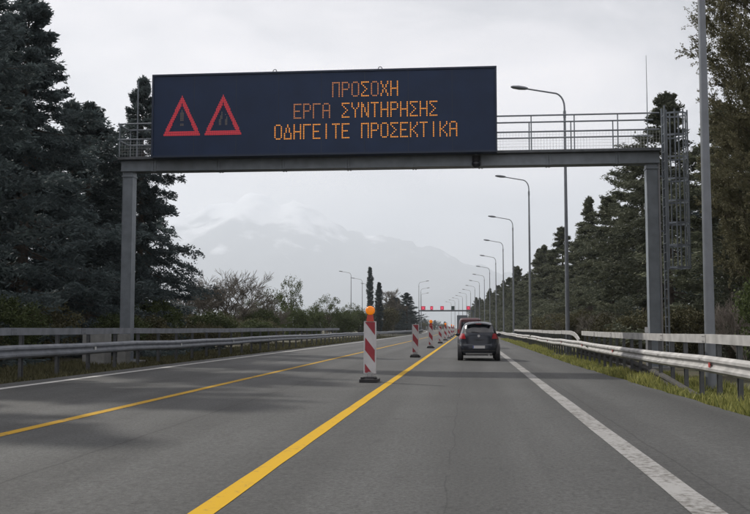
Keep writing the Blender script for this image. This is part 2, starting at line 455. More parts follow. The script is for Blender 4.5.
guard_rail('bright galvanised double-beam guard rail along the right grass verge', 4.42, -1, 6.7, 230.7, 1.333, [(6.7, 38.7), (42.7, 94.7)],
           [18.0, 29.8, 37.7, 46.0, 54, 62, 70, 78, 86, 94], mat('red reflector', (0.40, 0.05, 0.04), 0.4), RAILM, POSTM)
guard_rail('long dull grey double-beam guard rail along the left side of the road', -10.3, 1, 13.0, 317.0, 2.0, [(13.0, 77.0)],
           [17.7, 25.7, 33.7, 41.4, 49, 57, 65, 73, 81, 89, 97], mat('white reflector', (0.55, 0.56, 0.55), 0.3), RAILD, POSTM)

# turned-down pieces on the right: the far upper rail's ramp and the old buried rail end
r_ = MB()
pts = [(4.45, 42.72, 1.075), (4.45, 41.4, 1.04), (4.45, 40.3, 0.93), (4.44, 39.3, 0.76)]
for a, b_ in zip(pts[:-1], pts[1:]):
    A, B = Vector(P(*a)), Vector(P(*b_)); d_ = B - A
    r_.box((A + B) / 2, (d_.length + 0.03, 0.06, 0.165), d_.to_track_quat('X', 'Z').to_matrix())
tag(r_.build('rail_ramp', RAILM), 'short sloping rail end bending down at the gap in the right upper rail', 'rail end')
ob = MB(); n = len(WPROF)
yy = [42, 36, 30, 26, 22.5, 19.0]; zz = [0.30, 0.30, 0.27, 0.20, 0.08, -0.13]; XX = [4.75, 4.72, 4.68, 4.6, 4.5, 4.42]
for y, z, X in zip(yy, zz, XX):
    for (d, q) in WPROF: ob.v.append(P(X - d, y, z + q * 0.9))
for k in range(len(yy) - 1):
    for i in range(n - 1): ob.f.append((k * n + i, k * n + i + 1, (k + 1) * n + i + 1, (k + 1) * n + i))
tag(ob.build('buried_rail', OLDRAIL_SHADE), 'old dark rail beam sinking into the grass below the right guard rail', 'rail')
mk = empty('marker_post', P(4.72, 26.2), 0, 'small white marker post sticking up behind the right upper rail', 'marker post')
MB().box((0, 0, 0.62), (0.05, 0.03, 1.35)).build('stake', WHITEB, mk)
MB().box((0, -0.025, 1.24), (0.09, 0.018, 0.14)).build('plate', WHITEB, mk)

# ------------------------------------------------------------------ gantry with message sign
GY, GL, GR_ = 31.6, -11.6, 6.0
def gantry(root, XL, XR, zl, detail=True, M=GALV):
    """local frame: x across relative to road X, y=0 the front of the beam"""
    for X in (XL, XR):
        b = MB(); zg = gz(X) - 0.35
        b.box((X, 0.3, (6.62 + zg) / 2), (0.34, 0.34, 6.62 - zg)); b.box((X, 0.3, zg + 0.42), (0.6, 0.65, 0.05))
        for gx_ in (-1, 1):
            b.box((X + gx_ * 0.21, 0.3, zg + 0.56), (0.08, 0.014, 0.24)); b.tube([(X + gx_ * 0.24, 0.05, zg + 0.4), (X + gx_ * 0.24, 0.05, zg + 0.52)], 0.02, 6)
        for sx in (-1, 1):
            b.box((X + sx * 0.172, 0.3, (6.62 + zg) / 2), (0.012, 0.40, 6.62 - zg - 0.02))
        b.box((X, 0.3, 6.45), (0.40, 0.44, 0.05))
        b.build('post', M, root)
        MB().box((X, 0.3, zg + 0.15), (1.0, 1.1, 0.5)).build('footing', CONC, root)
    b = MB(); b.box(((XL + XR) / 2, 0.3, 6.80), (XR - XL + 0.44, 0.5, 0.35)); b.box(((XL + XR) / 2, 0.3, 6.622), (XR - XL + 0.46, 0.56, 0.03)); 
    b.build('beam', M, root)
    b = MB(); b.box(((XL + XR) / 2, 0.32, 7.02), (XR - XL + 0.5, 1.05, 0.08)); b.build('walkway', mat('dark steel', (0.11, 0.12, 0.13), 0.6, 0.4, 0.2, 5), root)
    x = XL + 2.2
    for i in range(8 if detail else 0):
        xx = XL + 0.9 + i * (XR - XL - 1.6) / 7.2
        f = MB(); f.box((xx, 0.3, 6.80), (0.05, 0.58, 0.42)); f.box((xx + 0.09, 0.3, 6.80), (0.05, 0.58, 0.42))
        for q in (-0.12, 0, 0.12): f.tube([(xx + 0.045, 0.02, 6.8 + q), (xx + 0.045, -0.005, 6.8 + q)], 0.02, 6)
        f.build('flange', M, root)
    return root
gr = empty('sign_gantry', (0, GY, 0), 0, 'grey steel portal gantry spanning the road, carrying the dark message sign', 'gantry')
gantry(gr, GL, GR_, 0)
for yy_, nm in ((-0.20, 'front'), (0.84, 'rear')):
    for z in (8.2, 7.66):
        b = MB(); b.tube([(GL - 0.25, yy_, z), (GR_ + 0.2, yy_, z)], 0.027, 6); b.build('handrail', GALV, gr, smooth=True)
    k = 0; x = GL - 0.2
    while x < GR_ + 0.25:
        MB().tube([(x, yy_, 7.06), (x, yy_, 8.2)], 0.02, 6).build('baluster', GALV, gr); x += 1.39
mesh_ = MB(); x = GL - 0.2
for yy_ in (-0.2, 0.84):
    x = GL - 0.2
    while x < GR_ + 0.2:
        if not (-10.5 < x < 0.95 and yy_ < 0): mesh_.tube([(x, yy_, 7.06), (x, yy_, 7.66)], 0.0028, 3, False)
        x += 0.10
    for z in (7.16, 7.26, 7.36, 7.46, 7.56):
        mesh_.tube([(GL - 0.2, yy_, z), (GR_ + 0.2, yy_, z)], 0.0028, 3, False)
tag(mesh_.build('wire_mesh', mat('thin wire', (0.4, 0.41, 0.42), 0.5, 0.5), gr), kind='stuff')
for s in (-1, 1):
    X = GL - 0.25 if s < 0 else GR_ + 0.2
    for z in (8.2, 7.66):
        if s < 0: MB().tube([(X, -0.2, z), (X, 0.84, z)], 0.027, 6).build('end_rail', GALV, gr)
# caged ladder at the right end
LX = GR_ + 0.72
for yy_ in (0.05, 0.5):
    MB().box((LX - 0.30, yy_, 4.15), (0.055, 0.04, 8.7)).build('ladder_rail', GALV, gr)
z = 0.4
while z < 8.2:
    MB().tube([(LX - 0.30, 0.05, z), (LX - 0.30, 0.5, z)], 0.014, 6).build('rung', GALV, gr); z += 0.3
CAGE = [(math.cos(a) * 0.40 + LX + 0.06, 0.28 + math.sin(a) * 0.38) for a in [R(-140 + 40 * i) for i in range(8)]]
for (px, py) in CAGE:
    MB().box((px, py, 5.75), (0.045, 0.022, 5.2)).build('cage_bar', GALV, gr)
z = 3.2
while z < 8.4:
    b = MB()
    for a, c in zip(CAGE[:-1], CAGE[1:]): b.box(((a[0] + c[0]) / 2, (a[1] + c[1]) / 2, z), (math.dist(a, c) + 0.02, 0.012, 0.06), Vector((c[0] - a[0], c[1] - a[1], 0)).to_track_quat('X', 'Z').to_matrix())
    b.build('cage_hoop', GALV, gr); z += 0.72
for zz_ in (2.2, 4.4, 6.2):
    MB().bar((GR_ + 0.2, 0.28, zz_), (LX - 0.30, 0.28, zz_), 0.05).build('ladder_bracket', GALV, gr)
MB().tube([(GR_ + 0.22, 0.12, 0), (GR_ + 0.22, 0.12, 6.9)], 0.03, 6).build('cable_conduit', mat('grey conduit', (0.25, 0.25, 0.26), 0.6), gr)
MB().tube([(GR_ + 0.22, 0.46, 0), (GR_ + 0.22, 0.46, 6.9)], 0.022, 6).build('cable_conduit', mat('grey conduit', (0.25, 0.25, 0.26)), gr)
MB().tube([(GL + 0.05, 0.84, 7.05), (GL + 0.05, 0.84, 9.95)], [0.03, 0.02], 6).build('lightning_rod', GALV, gr)
MB().tube([(GR_ + 0.02, 0.84, 7.05), (GR_ + 0.02, 0.84, 10.4)], [0.02, 0.008], 6).build('lightning_rod', GALV, gr)
cab = empty('roadside_cabinet', P(-11.35, 29.9, -0.1), 0, 'low pale concrete block beside the left gantry post, behind the rail', 'concrete block')
MB().box((-0.5, 0, 0.55), (0.72, 0.6, 1.1)).build('block', CONC, cab); MB().box((0.35, 0.1, 0.53), (0.28, 0.4, 1.06)).build('pillar', CONC, cab)

# message sign
SX0, SX1, SZ0, SZ1, SYF = -10.55, 0.97, 6.96, 9.78, -0.56
sg = empty('message_sign', (0, GY, 0), 0, 'wide dark blue electronic message sign with two red triangles and amber Greek text', 'message sign')
b = MB(); b.box(((SX0 + SX1) / 2, SYF + 0.18, (SZ0 + SZ1) / 2), (SX1 - SX0, 0.34, SZ1 - SZ0)); b.build('cabinet', NAVY, sg)
FR = mat('sign frame', (0.014, 0.026, 0.055), 0.5, 0.1)
for (c, d) in ((((SX0 + SX1) / 2, SYF, SZ1 - 0.025), (SX1 - SX0 + 0.02, 0.06, 0.06)), (((SX0 + SX1) / 2, SYF, SZ0 + 0.025), (SX1 - SX0 + 0.02, 0.06, 0.06)),
               ((SX0 + 0.02, SYF, (SZ0 + SZ1) / 2), (0.06, 0.06, SZ1 - SZ0 - 0.08)), ((SX1 - 0.02, SYF, (SZ0 + SZ1) / 2), (0.06, 0.06, SZ1 - SZ0 - 0.08))):
    MB().box(c, d).build('frame', FR, sg)
for i in range(1, 8):     # panel joints, recessed look from slim raised cover strips
    x = SX0 + i * (SX1 - SX0) / 8
    MB().box((x, SYF + 0.008, (SZ0 + SZ1) / 2), (0.012, 0.008, SZ1 - SZ0 - 0.12)).build('panel_joint', mat('joint strip', (0.02, 0.028, 0.045), 0.5), sg)
for x in (-6.4, -2.85): # lifting eyes on top
    b = MB(); pts = [(x + 0.06 * math.cos(a), SYF + 0.18, SZ1 + 0.07 + 0.06 * math.sin(a)) for a in [2 * math.pi * k / 10 for k in range(11)]]
    b.tube(pts, 0.014, 5); b.build('lifting_eye', FR, sg)
for x in (-10.0, -6.2, -2.4, 0.6):
    MB().box((x, SYF + 0.36, 7.3), (0.1, 0.12, 0.62)).build('bracket', GALV, sg)
FONT = {
'Π': '11111 10001 10001 10001 10001 10001 10001 10001 10001', 'Ρ': '11110 10001 10001 10001 11110 10000 10000 10000 10000',
'Ο': '01110 10001 10001 10001 10001 10001 10001 10001 01110', 'Σ': '11111 10000 01000 00100 00010 00100 01000 10000 11111',
'Χ': '10001 10001 01010 01010 00100 01010 01010 10001 10001', 'Η': '10001 10001 10001 10001 11111 10001 10001 10001 10001',
'Ε': '11111 10000 10000 10000 11110 10000 10000 10000 11111', 'Γ': '11111 10000 10000 10000 10000 10000 10000 10000 10000',
'Α': '01110 10001 10001 10001 11111 10001 10001 10001 10001', 'Υ': '10001 10001 10001 01010 00100 00100 00100 00100 00100',
'Ν': '10001 11001 11001 10101 10101 10101 10011 10011 10001', 'Τ': '11111 00100 00100 00100 00100 00100 00100 00100 00100',
'Δ': '00100 00100 01010 01010 01010 10001 10001 10001 11111', 'Ι': '00100 00100 00100 00100 00100 00100 00100 00100 00100',
'Κ': '10001 10001 10010 10100 11000 10100 10010 10001 10001'}
YD = SYF + 0.004
def dot(b, x, z, r=0.0205):
    b.tube([(x, YD + 0.004, z), (x, YD - 0.012, z)], r, 6)
DX, DZ = 0.0537, 0.0575
for txt, zc in (('ΠΡΟΣΟΧΗ', 9.13), ('ΕΡΓΑ ΣΥΝΤΗΡΗΣΗΣ', 8.43), ('ΟΔΗΓΕΙΤΕ ΠΡΟΣΕΚΤΙΚΑ', 7.74)):
    n_ = len(txt); x0 = -3.31 - (n_ * 6 - 1) * DX / 2
    for k, ch in enumerate(txt):
        if ch == ' ': continue
        b = MB()
        for r, row in enumerate(FONT[ch].split()):
            for c, bit in enumerate(row):
                if bit == '1': dot(b, x0 + (k * 6 + c) * DX, zc + (4 - r) * DZ)
        dim = (zc > 8.2 and k < n_ * 0.33) or (zc > 9 and k in (0, 1, 4)) 
        tag(b.build('letter', AMBERD if dim else AMBER, sg), kind='stuff')
def in_tri(x, z, hw, h, k):     # distance-based band of a triangle with base hw*2, height h
    s = math.hypot(h, hw)
    d0 = z; d1 = ((h - z) * hw - x * h) / s; d2 = ((h - z) * hw + x * h) / s
    return min(d0, d1, d2)
for ti, xc in enumerate((-9.52, -8.11)):
    b = MB(); hw, h = 0.64, 1.36
    for i in range(-17, 18):
        for j in range(0, 37):
            x, z = i * 0.038, j * 0.038
            d = in_tri(x, z, hw, h, 0)
            if 0.0 <= d < 0.125: dot(b, xc + x, 7.70 + z, 0.0165)
    tag(b.build('warning_triangle', REDLED, sg), kind='stuff')
    b = MB()
    for j in range(8, 21):
        for i in range(-8, 9):
            x, z = i * 0.042, j * 0.042
            if in_tri(x, z, hw, h, 0) < 0.21: continue
            on = (abs(i) <= 1 and j not in (10, 11)) if ti == 0 else (i in (-3, -2, 2, 3) if j < 13 else i in (-2, -1, 3) if j < 16 else i in (-1, 2))
            if on: dot(b, xc + x, 7.70 + z, 0.016)
    tag(b.build('triangle_symbol', DIMLED, sg), kind='stuff')

dc = empty('dome_camera', (0.3, GY - 0.12, 6.96), 0, 'small dark dome camera under the right end of the message sign', 'camera')
MB().tube([(0, 0, -0.05), (0, 0, -0.30)], 0.13, 10).build('housing', BLACKM, dc, smooth=True)
MB().sphere((0, 0, -0.31), 0.15, 12, 8).build('dome', mat('smoked dome', (0.02, 0.022, 0.03), 0.15), dc, smooth=True)
MB().box((0, 0.06, -0.02), (0.1, 0.2, 0.06)).build('bracket', GALV, dc)

# far gantry with lane signals
FY = 313.0
fg = empty('sign_gantry', (cx(FY), FY, 0), heading(FY), 'small distant gantry across the road far beyond the cars', 'gantry')
gantry(fg, GL, GR_, 0, False, mat('far gantry steel', (0.10, 0.12, 0.14), 0.6, 0.3))
SIGX = [(423.3, 0, 'pink-red lit lane signal at the left end of the distant gantry'), (431.8, 0, 'narrow red lane signal, second from left on the distant gantry'),
        (442.2, 0, 'red lane signal in the middle of the distant gantry'), (453.0, 1, 'unlit dark lane signal, fourth from left on the distant gantry'), (468.3, 0, 'red lane signal at the right end of the distant gantry')]
PINK = mat('lane signal red glow', (0.5, 0.05, 0.08), 0.4, emit=(0.95, 0.08, 0.16), estr=0.8)
for k, (px, off, lab) in enumerate(SIGX):
    xx = (px - 468 + 13.2) / 3.07
    s_ = empty('lane_signal', (cx(FY) + xx, FY - 0.3, 7.1), heading(FY), lab, 'lane signal', 'lane signals on the distant gantry')
    w = (1.45, 0.95, 1.15, 1.0, 1.2)[k]
    MB().box((0, 0.2, 0.62), (w, 0.3, 1.25)).build('box', FR, s_)
    MB().box((0, -0.02, 0.62), (w - 0.1, 0.12, 1.1)).build('face', mat('dark green face', (0.02, 0.045, 0.04), 0.5) if off else mat('red face', (0.28, 0.03, 0.05), 0.5, emit=(0.7, 0.04, 0.1), estr=0.35), s_)
    if not off:
        b = MB()
        for sg_ in (-1, 1):
            b.box((0, -0.1, 0.62), (0.16, 0.03, 1.2), Vector((0, 0, 0)).to_track_quat('Z', 'Y').to_matrix() if False else __import__('mathutils').Matrix.Rotation(sg_ * R(40), 3, 'Y'))
        b.build('cross', PINK, s_)

# ------------------------------------------------------------------ street lamps
def lamp_meshes():
    p = MB(); p.tube([(0, 0, -0.1), (0, 0, 3.5), (0, 0, 8.0), (0, 0, 12.2)], [0.115, 0.10, 0.08, 0.06], 10)
    p.tube([(0, 0, -0.1), (0, 0, 0.03)], 0.22, 8)
    a = MB(); pts = [(0, 0, 12.1)]
    for i in range(7):
        t = i / 6; pts.append((-0.55 * (1 - math.cos(t * math.pi / 2)) , 0, 12.6 + 0.75 * math.sin(t * math.pi / 2)))
    pts += [(-1.2, 0, 13.47), (-2.0, 0, 13.62)]
    a.tube(pts, [0.05, 0.048, 0.046, 0.045, 0.044, 0.043, 0.042, 0.041, 0.04, 0.038], 8)
    a.tube([(0, 0, 12.05), (0, 0, 12.4)], 0.075, 10)
    h = MB(); 
    rings = []
    for x, w, t in ((-1.85, 0.05, 0.05), (-2.0, 0.10, 0.09), (-2.3, 0.14, 0.11), (-2.6, 0.12, 0.08), (-2.72, 0.05, 0.04)):
        rings.append([(x, w * math.cos(q), 13.62 + (abs(x) - 1.85) * 0.12 + t * math.sin(q)) for q in [2 * math.pi * k / 10 for k in range(10)]])
    h.ring_loft(rings)
    return p.mesh('pole', True), a.mesh('arm', True), h.mesh('lamp_head', True)
LP = lamp_meshes()
LAMPM = mat('lamp pole steel', (0.18, 0.195, 0.215), 0.5, 0.5, 0.1, 3)
for m_ in LP: m_.materials.append(LAMPM)
def lamp(X, y, rz, label, group, s=1.0):
    o = empty('street_lamp', P(X, y), rz + heading(y), label, 'street lamp', group); o.scale = (s, s, s)
    for nm, me in zip(('pole', 'arm', 'lamp_head'), LP): link(nm, me, None, o)
RL = [(20.6, 'thick near lamp post at right whose top leaves the picture'), (49.3, 'tall lamp post whose curved arm rises above the gantry railing'),
      (78.5, 'lamp post with curved arm seen just under the gantry beam, third on the right'), (107, 'fourth lamp post in the right-hand row, arm below the third'),
      (136, 'fifth lamp post in the right-hand row, in front of the far conifers')]
for y, lab in RL: lamp(5.0, y, 0, lab, 'street lamps along the right verge')
for i in range(11): lamp(5.0, 165 + i * 29, 0, 'small distant lamp post in the receding right-hand row past the fifth', 'street lamps along the right verge')
lamp(-24.8, 211, 0, 'lamp post left of the twin cypresses with a short arm', 'street lamps beyond the left rail')
for y in (240, 269, 298): lamp(-24.8, y, 0, 'thin distant lamp post just left of the twin cypresses', 'street lamps beyond the left rail')
for i, y in enumerate((256, 300, 344)): lamp(-10.9, y, math.pi, 'thin distant lamp post with right-pointing arm near the far gantry', 'street lamps on the far left verge', 1.0)

# ------------------------------------------------------------------ beacons: striped traffic panels
def clip(poly, a, b_, c):       # keep a*x + b*z + c >= 0
    out = []
    for i in range(len(poly)):
        p, q = poly[i], poly[(i + 1) % len(poly)]
        dp, dq = a * p[0] + b_ * p[1] + c, a * q[0] + b_ * q[1] + c
        if dp >= 0: out.append(p)
        if dp * dq < 0:
            t = dp / (dp - dq); out.append((p[0] + t * (q[0] - p[0]), p[1] + t * (q[1] - p[1])))
    return out
PW, PB, PT = 0.285, 0.19, 1.385
IW = 0.225
def beacon_meshes():
    pl = MB(); pl.box((0, 0, (PB + PT) / 2), (PW, 0.035, PT - PB)); 
    pl.box((-PW / 2 + 0.012, -0.021, (PB + PT) / 2), (0.024, 0.008, PT - PB - 0.002)); pl.box((PW / 2 - 0.012, -0.021, (PB + PT) / 2), (0.024, 0.008, PT - PB - 0.002))
    pl.box((0, 0, PT + 0.02), (0.03, 0.03, 0.05))
    stripes = []
    rect = [(-IW / 2, PB + 0.02), (IW / 2, PB + 0.02), (IW / 2, PT - 0.02), (-IW / 2, PT - 0.02)]
    k = 1.28
    for lo, hi in ((-9, 0.03), (0.37, 0.66), (0.97, 9)):
        # v = PT - z ; v - k*u in (lo, hi), u = x + IW/2
        poly = clip(rect, -k, -1, PT - k * IW / 2 - lo); poly = clip(poly, k, 1, -(PT - k * IW / 2) + hi)
        if len(poly) >= 3:
            s_ = MB().prism(poly, -0.0215, -0.017); stripes.append(s_.mesh('stripe'))
    ft = MB(); ft.box((0, 0, 0.035), (0.40, 0.72, 0.07)); ft.box((0, 0, 0.095), (0.30, 0.40, 0.05), None, 0.85)
    for sx in (-1, 1): ft.box((sx * 0.15, -0.2, 0.09), (0.06, 0.16, 0.05))
    st = MB(); st.box((0, 0, 0.17), (0.09, 0.05, 0.12)); st.box((-0.07, 0, 0.16), (0.03, 0.04, 0.10)); st.box((0.07, 0, 0.16), (0.03, 0.04, 0.10))
    br = MB(); br.box((0, 0, PT + 0.07), (0.17, 0.09, 0.15), None, 0.75)
    ln = MB()
    rings = []
    for yy_, r in ((-0.075, 0.05), (-0.07, 0.085), (-0.04, 0.105), (0.04, 0.105), (0.07, 0.085), (0.075, 0.05)):
        rings.append([(r * math.cos(q), yy_, PT + 0.245 + r * math.sin(q)) for q in [2 * math.pi * j / 16 for j in range(16)]])
    ln.ring_loft(rings)
    return dict(panel=pl.mesh('panel'), stripes=stripes, base=ft.mesh('base'), socket=st.mesh('socket'), bracket=br.mesh('lamp_bracket'), lens=ln.mesh('lamp_lens', True))
BM = beacon_meshes()
BM['panel'].materials.append(WHITEB); BM['base'].materials.append(BLACKM); BM['socket'].materials.append(mat('grey socket', (0.3, 0.3, 0.3), 0.6))
BM['bracket'].materials.append(REDPL); BM['lens'].materials.append(ORANGE)
for s_ in BM['stripes']: s_.materials.append(REDB)
bl = ['nearest red and white striped traffic panel, topped by a round orange lamp', 'second striped traffic panel, no lamp, right of the nearest one',
      'third striped traffic panel, small orange lamp on top', 'fourth striped traffic panel along the yellow line', 'fifth striped traffic panel along the yellow line']
rb = random.Random(5)
for i in range(16):
    y = 22.0 + 18.6 * i
    lab = bl[i] if i < 5 else 'tiny far striped traffic panel in the row past the fifth'
    o = empty('traffic_panel', P(-2.26 + rb.uniform(-.04, .04), y, 0.002), heading(y) + rb.uniform(-0.08, 0.08) - 0.05, lab, 'traffic panel', 'striped panels along the yellow line')
    o.rotation_euler[1] = rb.uniform(-0.012, 0.012)
    link('panel', BM['panel'], None, o)
    for s_ in BM['stripes']: link('stripe', s_, None, o)
    link('base', BM['base'], None, o); link('socket', BM['socket'], None, o)
    if i % 2 == 0 and i < 12:
        link('lamp_bracket', BM['bracket'], None, o); link('lamp_lens', BM['lens'], None, o)

# ------------------------------------------------------------------ vehicles
def superring(z, y0, y1, w, n=64, ex=5.0, off=0.0):
    yc, hl = (y0 + y1) / 2, (y1 - y0) / 2 + off; w = w + off; out = []
    for k in range(n):
        a = 2 * math.pi * k / n; c, s = math.cos(a), math.sin(a)
        out.append((math.copysign(abs(c) ** (2 / ex), c) * w, yc + math.copysign(abs(s) ** (2 / ex), s) * hl, z))
    return out
def interp_ring(rs, z):
    for a, b_ in zip(rs[:-1], rs[1:]):
        if a[0] <= z <= b_[0]:
            t = (z - a[0]) / max(1e-6, b_[0] - a[0]); return [a[i] + t * (b_[i] - a[i]) for i in range(4)]
    return rs[-1]
def surf_pt(rs, z, a, ex, off):
    _, y0, y1, w = interp_ring(rs, z); yc, hl = (y0 + y1) / 2, (y1 - y0) / 2 + off; w += off
    c, s = math.cos(a), math.sin(a)
    return (math.copysign(abs(c) ** (2 / ex), c) * w, yc + math.copysign(abs(s) ** (2 / ex), s) * hl, z)
def ang_for(rs, z, x, rear, ex):      # angle on the ring where the rear/front face reaches x
    _, y0, y1, w = interp_ring(rs, z); c = math.copysign(min(1, abs(x / w)) ** (ex / 2), x)
    a = math.acos(max(-1, min(1, c))); return -a if rear else a
def patch(rs, z0, z1, fa, fb, ex=5.0, off=0.008, n=10, m=6, thick=0.02):
    """surface patch between angles fa(z), fb(z)"""
    b = MB()
    for o_ in (off, off - thick):
        for j in range(m + 1):
            z = z0 + (z1 - z0) * j / m; a0, a1 = fa(z), fb(z)
            for i in range(n + 1): b.v.append(surf_pt(rs, z, a0 + (a1 - a0) * i / n, ex, o_))
    N = (n + 1) * (m + 1)
    for j in range(m):
        for i in range(n):
            a = j * (n + 1) + i; b.f.append((a, a + 1, a + n + 2, a + n + 1))
    edge = [i for i in range(n + 1)] + [j * (n + 1) + n for j in range(1, m + 1)] + [m * (n + 1) + i for i in range(n - 1, -1, -1)] + [j * (n + 1) for j in range(m - 1, 0, -1)]
    for p, q in zip(edge, edge[1:] + edge[:1]): b.f.append((p, p + N, q + N, q))
    return b
GLASS = mat('dark car glass', (0.012, 0.015, 0.02), 0.08, 0, spec=0.8)
TAIL = mat('red tail lamp', (0.30, 0.015, 0.02), 0.2)
TYRE = mat('tyre', (0.02, 0.02, 0.02), 0.85)
RIM = mat('alloy rim', (0.4, 0.4, 0.42), 0.35, 0.8)
PLATE = mat('plate white', (0.6, 0.6, 0.6), 0.5)
TRIM = mat('black trim', (0.02, 0.02, 0.022), 0.55)
SILV = mat('silver trim', (0.5, 0.5, 0.5), 0.4, 0.3)
def wheel(root, x, y, r, w):
    b = MB(); s = 1 if x > 0 else -1
    rings = []
    for xx, rr in ((-w / 2, r * 0.62), (-w / 2, r * 0.93), (-w / 2 + 0.03, r), (w / 2 - 0.03, r), (w / 2, r * 0.93), (w / 2, r * 0.62)):
        rings.append([(x + xx, y + rr * math.cos(q), r + rr * math.sin(q)) for q in [2 * math.pi * j / 24 for j in range(24)]])
    b.ring_loft(rings); t = b.build('tyre', TYRE, root, smooth=True)
    h = MB(); h.tube([(x + s * (w / 2 - 0.03), y, r), (x + s * (w / 2 - 0.01), y, r)], r * 0.6, 16)
    for k in range(5):
        a = 2 * math.pi * k / 5; h.box((x + s * (w / 2 + 0.002), y + r * 0.3 * math.cos(a), r + r * 0.3 * math.sin(a)), (0.02, r * 0.55, 0.06), __import__('mathutils').Matrix.Rotation(a, 3, 'X'))
    h.build('rim', RIM, t)
def hatchback(loc, rz, label):
    root = empty('hatchback_car', loc, rz, label, 'car')
    ex = 3.8
    rs = [(0.20, 0.14, 3.66, 0.72), (0.26, 0.05, 3.76, 0.785), (0.36, 0.0, 3.80, 0.815), (0.52, -0.01, 3.81, 0.825), (0.60, 0.015, 3.78, 0.825), (0.64, 0.06, 3.74, 0.82), (0.76, 0.075, 3.60, 0.81),
          (0.86, 0.085, 3.40, 0.785), (0.94, 0.10, 3.05, 0.75), (0.985, 0.125, 2.72, 0.722), (1.06, 0.165, 2.58, 0.695), (1.10, 0.20, 2.5, 0.682), (1.22, 0.30, 2.26, 0.64), (1.34, 0.41, 1.98, 0.585), (1.41, 0.47, 1.80, 0.535), (1.455, 0.56, 1.66, 0.465), (1.485, 0.72, 1.5, 0.36), (1.497, 0.90, 1.35, 0.22)]
    paint_ = mat('dark blue grey car paint', (0.026, 0.031, 0.042), 0.25, 0.3, 0.05, 2)
    b = MB(); b.ring_loft([superring(z, y0, y1, w, 96, ex) for z, y0, y1, w in rs]); b.build('body', paint_, root, smooth=True)
    def rear(xl, xr): return (lambda z: ang_for(rs, z, xl, True, ex), lambda z: ang_for(rs, z, xr, True, ex))
    fa, fb = (lambda z: ang_for(rs, z, -(0.575 - (z - 1.1) * 0.33), True, ex)), (lambda z: ang_for(rs, z, (0.575 - (z - 1.1) * 0.33), True, ex))
    patch(rs, 1.08, 1.36, fa, fb, ex, 0.006, 14, 8).build('rear_window', GLASS, root, smooth=True)
    # spoiler lip over the window
    sp = MB(); rr_ = []
    for (y, w, z0, cr) in ((0.335, 0.45, 1.365, 0.058), (0.40, 0.49, 1.385, 0.070), (0.55, 0.49, 1.40, 0.090), (0.78, 0.40, 1.43, 0.074)):
        xs_ = np.linspace(-w, w, 13)
        rr_.append([(x, y, z0 + cr * (1 - (x / w) ** 2)) for x in xs_] + [(x, y + 0.01, z0 - 0.03 + cr * (1 - (x / w) ** 2)) for x in xs_[::-1]])
    sp.ring_loft(rr_); sp.build('spoiler', paint_, root, smooth=True)
    MB().box((0, 0.333, 1.408), (0.2, 0.014, 0.02)).build('brake_light', TAIL, root)
    for s in (-1, 1):
        a0 = (lambda z, s=s: ang_for(rs, z, s * (0.50 + (z - 0.84) * 0.25), True, ex)); a1 = (lambda z, s=s: (-math.pi + 0.42 if s < 0 else -0.42) )
        patch(rs, 0.84, 1.04, a0 if s > 0 else a1, a1 if s > 0 else a0, ex, 0.010, 8, 5).build('tail_light', TAIL, root, smooth=True)
        # side glass
        aF, aR = (R(52), R(-38)) if s > 0 else (R(180 - 52), R(180 + 38))
        w_ = patch(rs, 1.02, 1.33, lambda z: (aR if s > 0 else aF), lambda z: (aF if s > 0 else aR), ex, 0.006, 12, 6); w_.build('side_window', GLASS, root, smooth=True)
        m_ = MB(); m_.sphere((s * 0.84, 2.35, 0.99), 0.085, 12, 8, (1.0, 0.6, 0.75)); m_.bar((s * 0.74, 2.37, 0.99), (s * 0.86, 2.36, 1.01), 0.04); m_.build('mirror', paint_, root, smooth=True)
        for yy_ in (0.62, 3.05):
            ar = MB(); ar.tube([(s * 0.66, yy_, 0.31), (s * 0.812, yy_, 0.31)], 0.345, 24); ar.build('wheel_arch', TRIM, root)
            wheel(root, s * 0.70, yy_, 0.30, 0.185)
    fa, fb = rear(-0.70, 0.70)
    patch(rs, 0.36, 0.41, *rear(-0.62, 0.62), ex, 0.010, 12, 2).build('bumper_groove', TRIM, root)
    patch(rs, 0.225, 0.30, *rear(-0.50, 0.50), ex, 0.012, 12, 3).build('lower_bumper_strip', SILV, root)  # pale strip across the lower edge of the bumper
    pl_ = MB(); pl_.box((0, -0.022, 0.53), (0.46, 0.02, 0.11)); pp = pl_.build('number_plate', PLATE, root)
    MB().box((-0.21, -0.034, 0.53), (0.035, 0.006, 0.10)).build('blue_band', mat('plate blue', (0.02, 0.05, 0.3)), pp)
    MB().tube([(0, 0.07, 0.95), (0, 0.12, 0.95)], 0.05, 14).build('badge', SILV, root)
    MB().box((0, 0.062, 0.80), (0.30, 0.02, 0.03)).build('tailgate_handle', TRIM, root)
    wp = MB(); wp.tube([(0.02, 0.165, 1.07), (-0.28, 0.195, 1.11)], [0.014, 0.009], 6); wp.build('rear_wiper', TRIM, root)
    MB().tube([(0.38, 0.05, 0.235), (0.38, -0.01, 0.225)], 0.03, 10).build('exhaust', SILV, root)
    MB().tube([(0, 1.0, 1.49), (0, 0.85, 1.66)], [0.008, 0.004], 5).build('aerial', TRIM, root)
    patch(rs, 1.03, 1.36, lambda z: ang_for(rs, z, 0.56, False, ex), lambda z: ang_for(rs, z, -0.56, False, ex), ex, 0.006, 12, 6).build('windscreen', GLASS, root, smooth=True)
    return root
hatchback(P(0.40, 37.0, 0.0), heading(37), 'dark grey-blue hatchback driving ahead in the right lane, seen from behind')

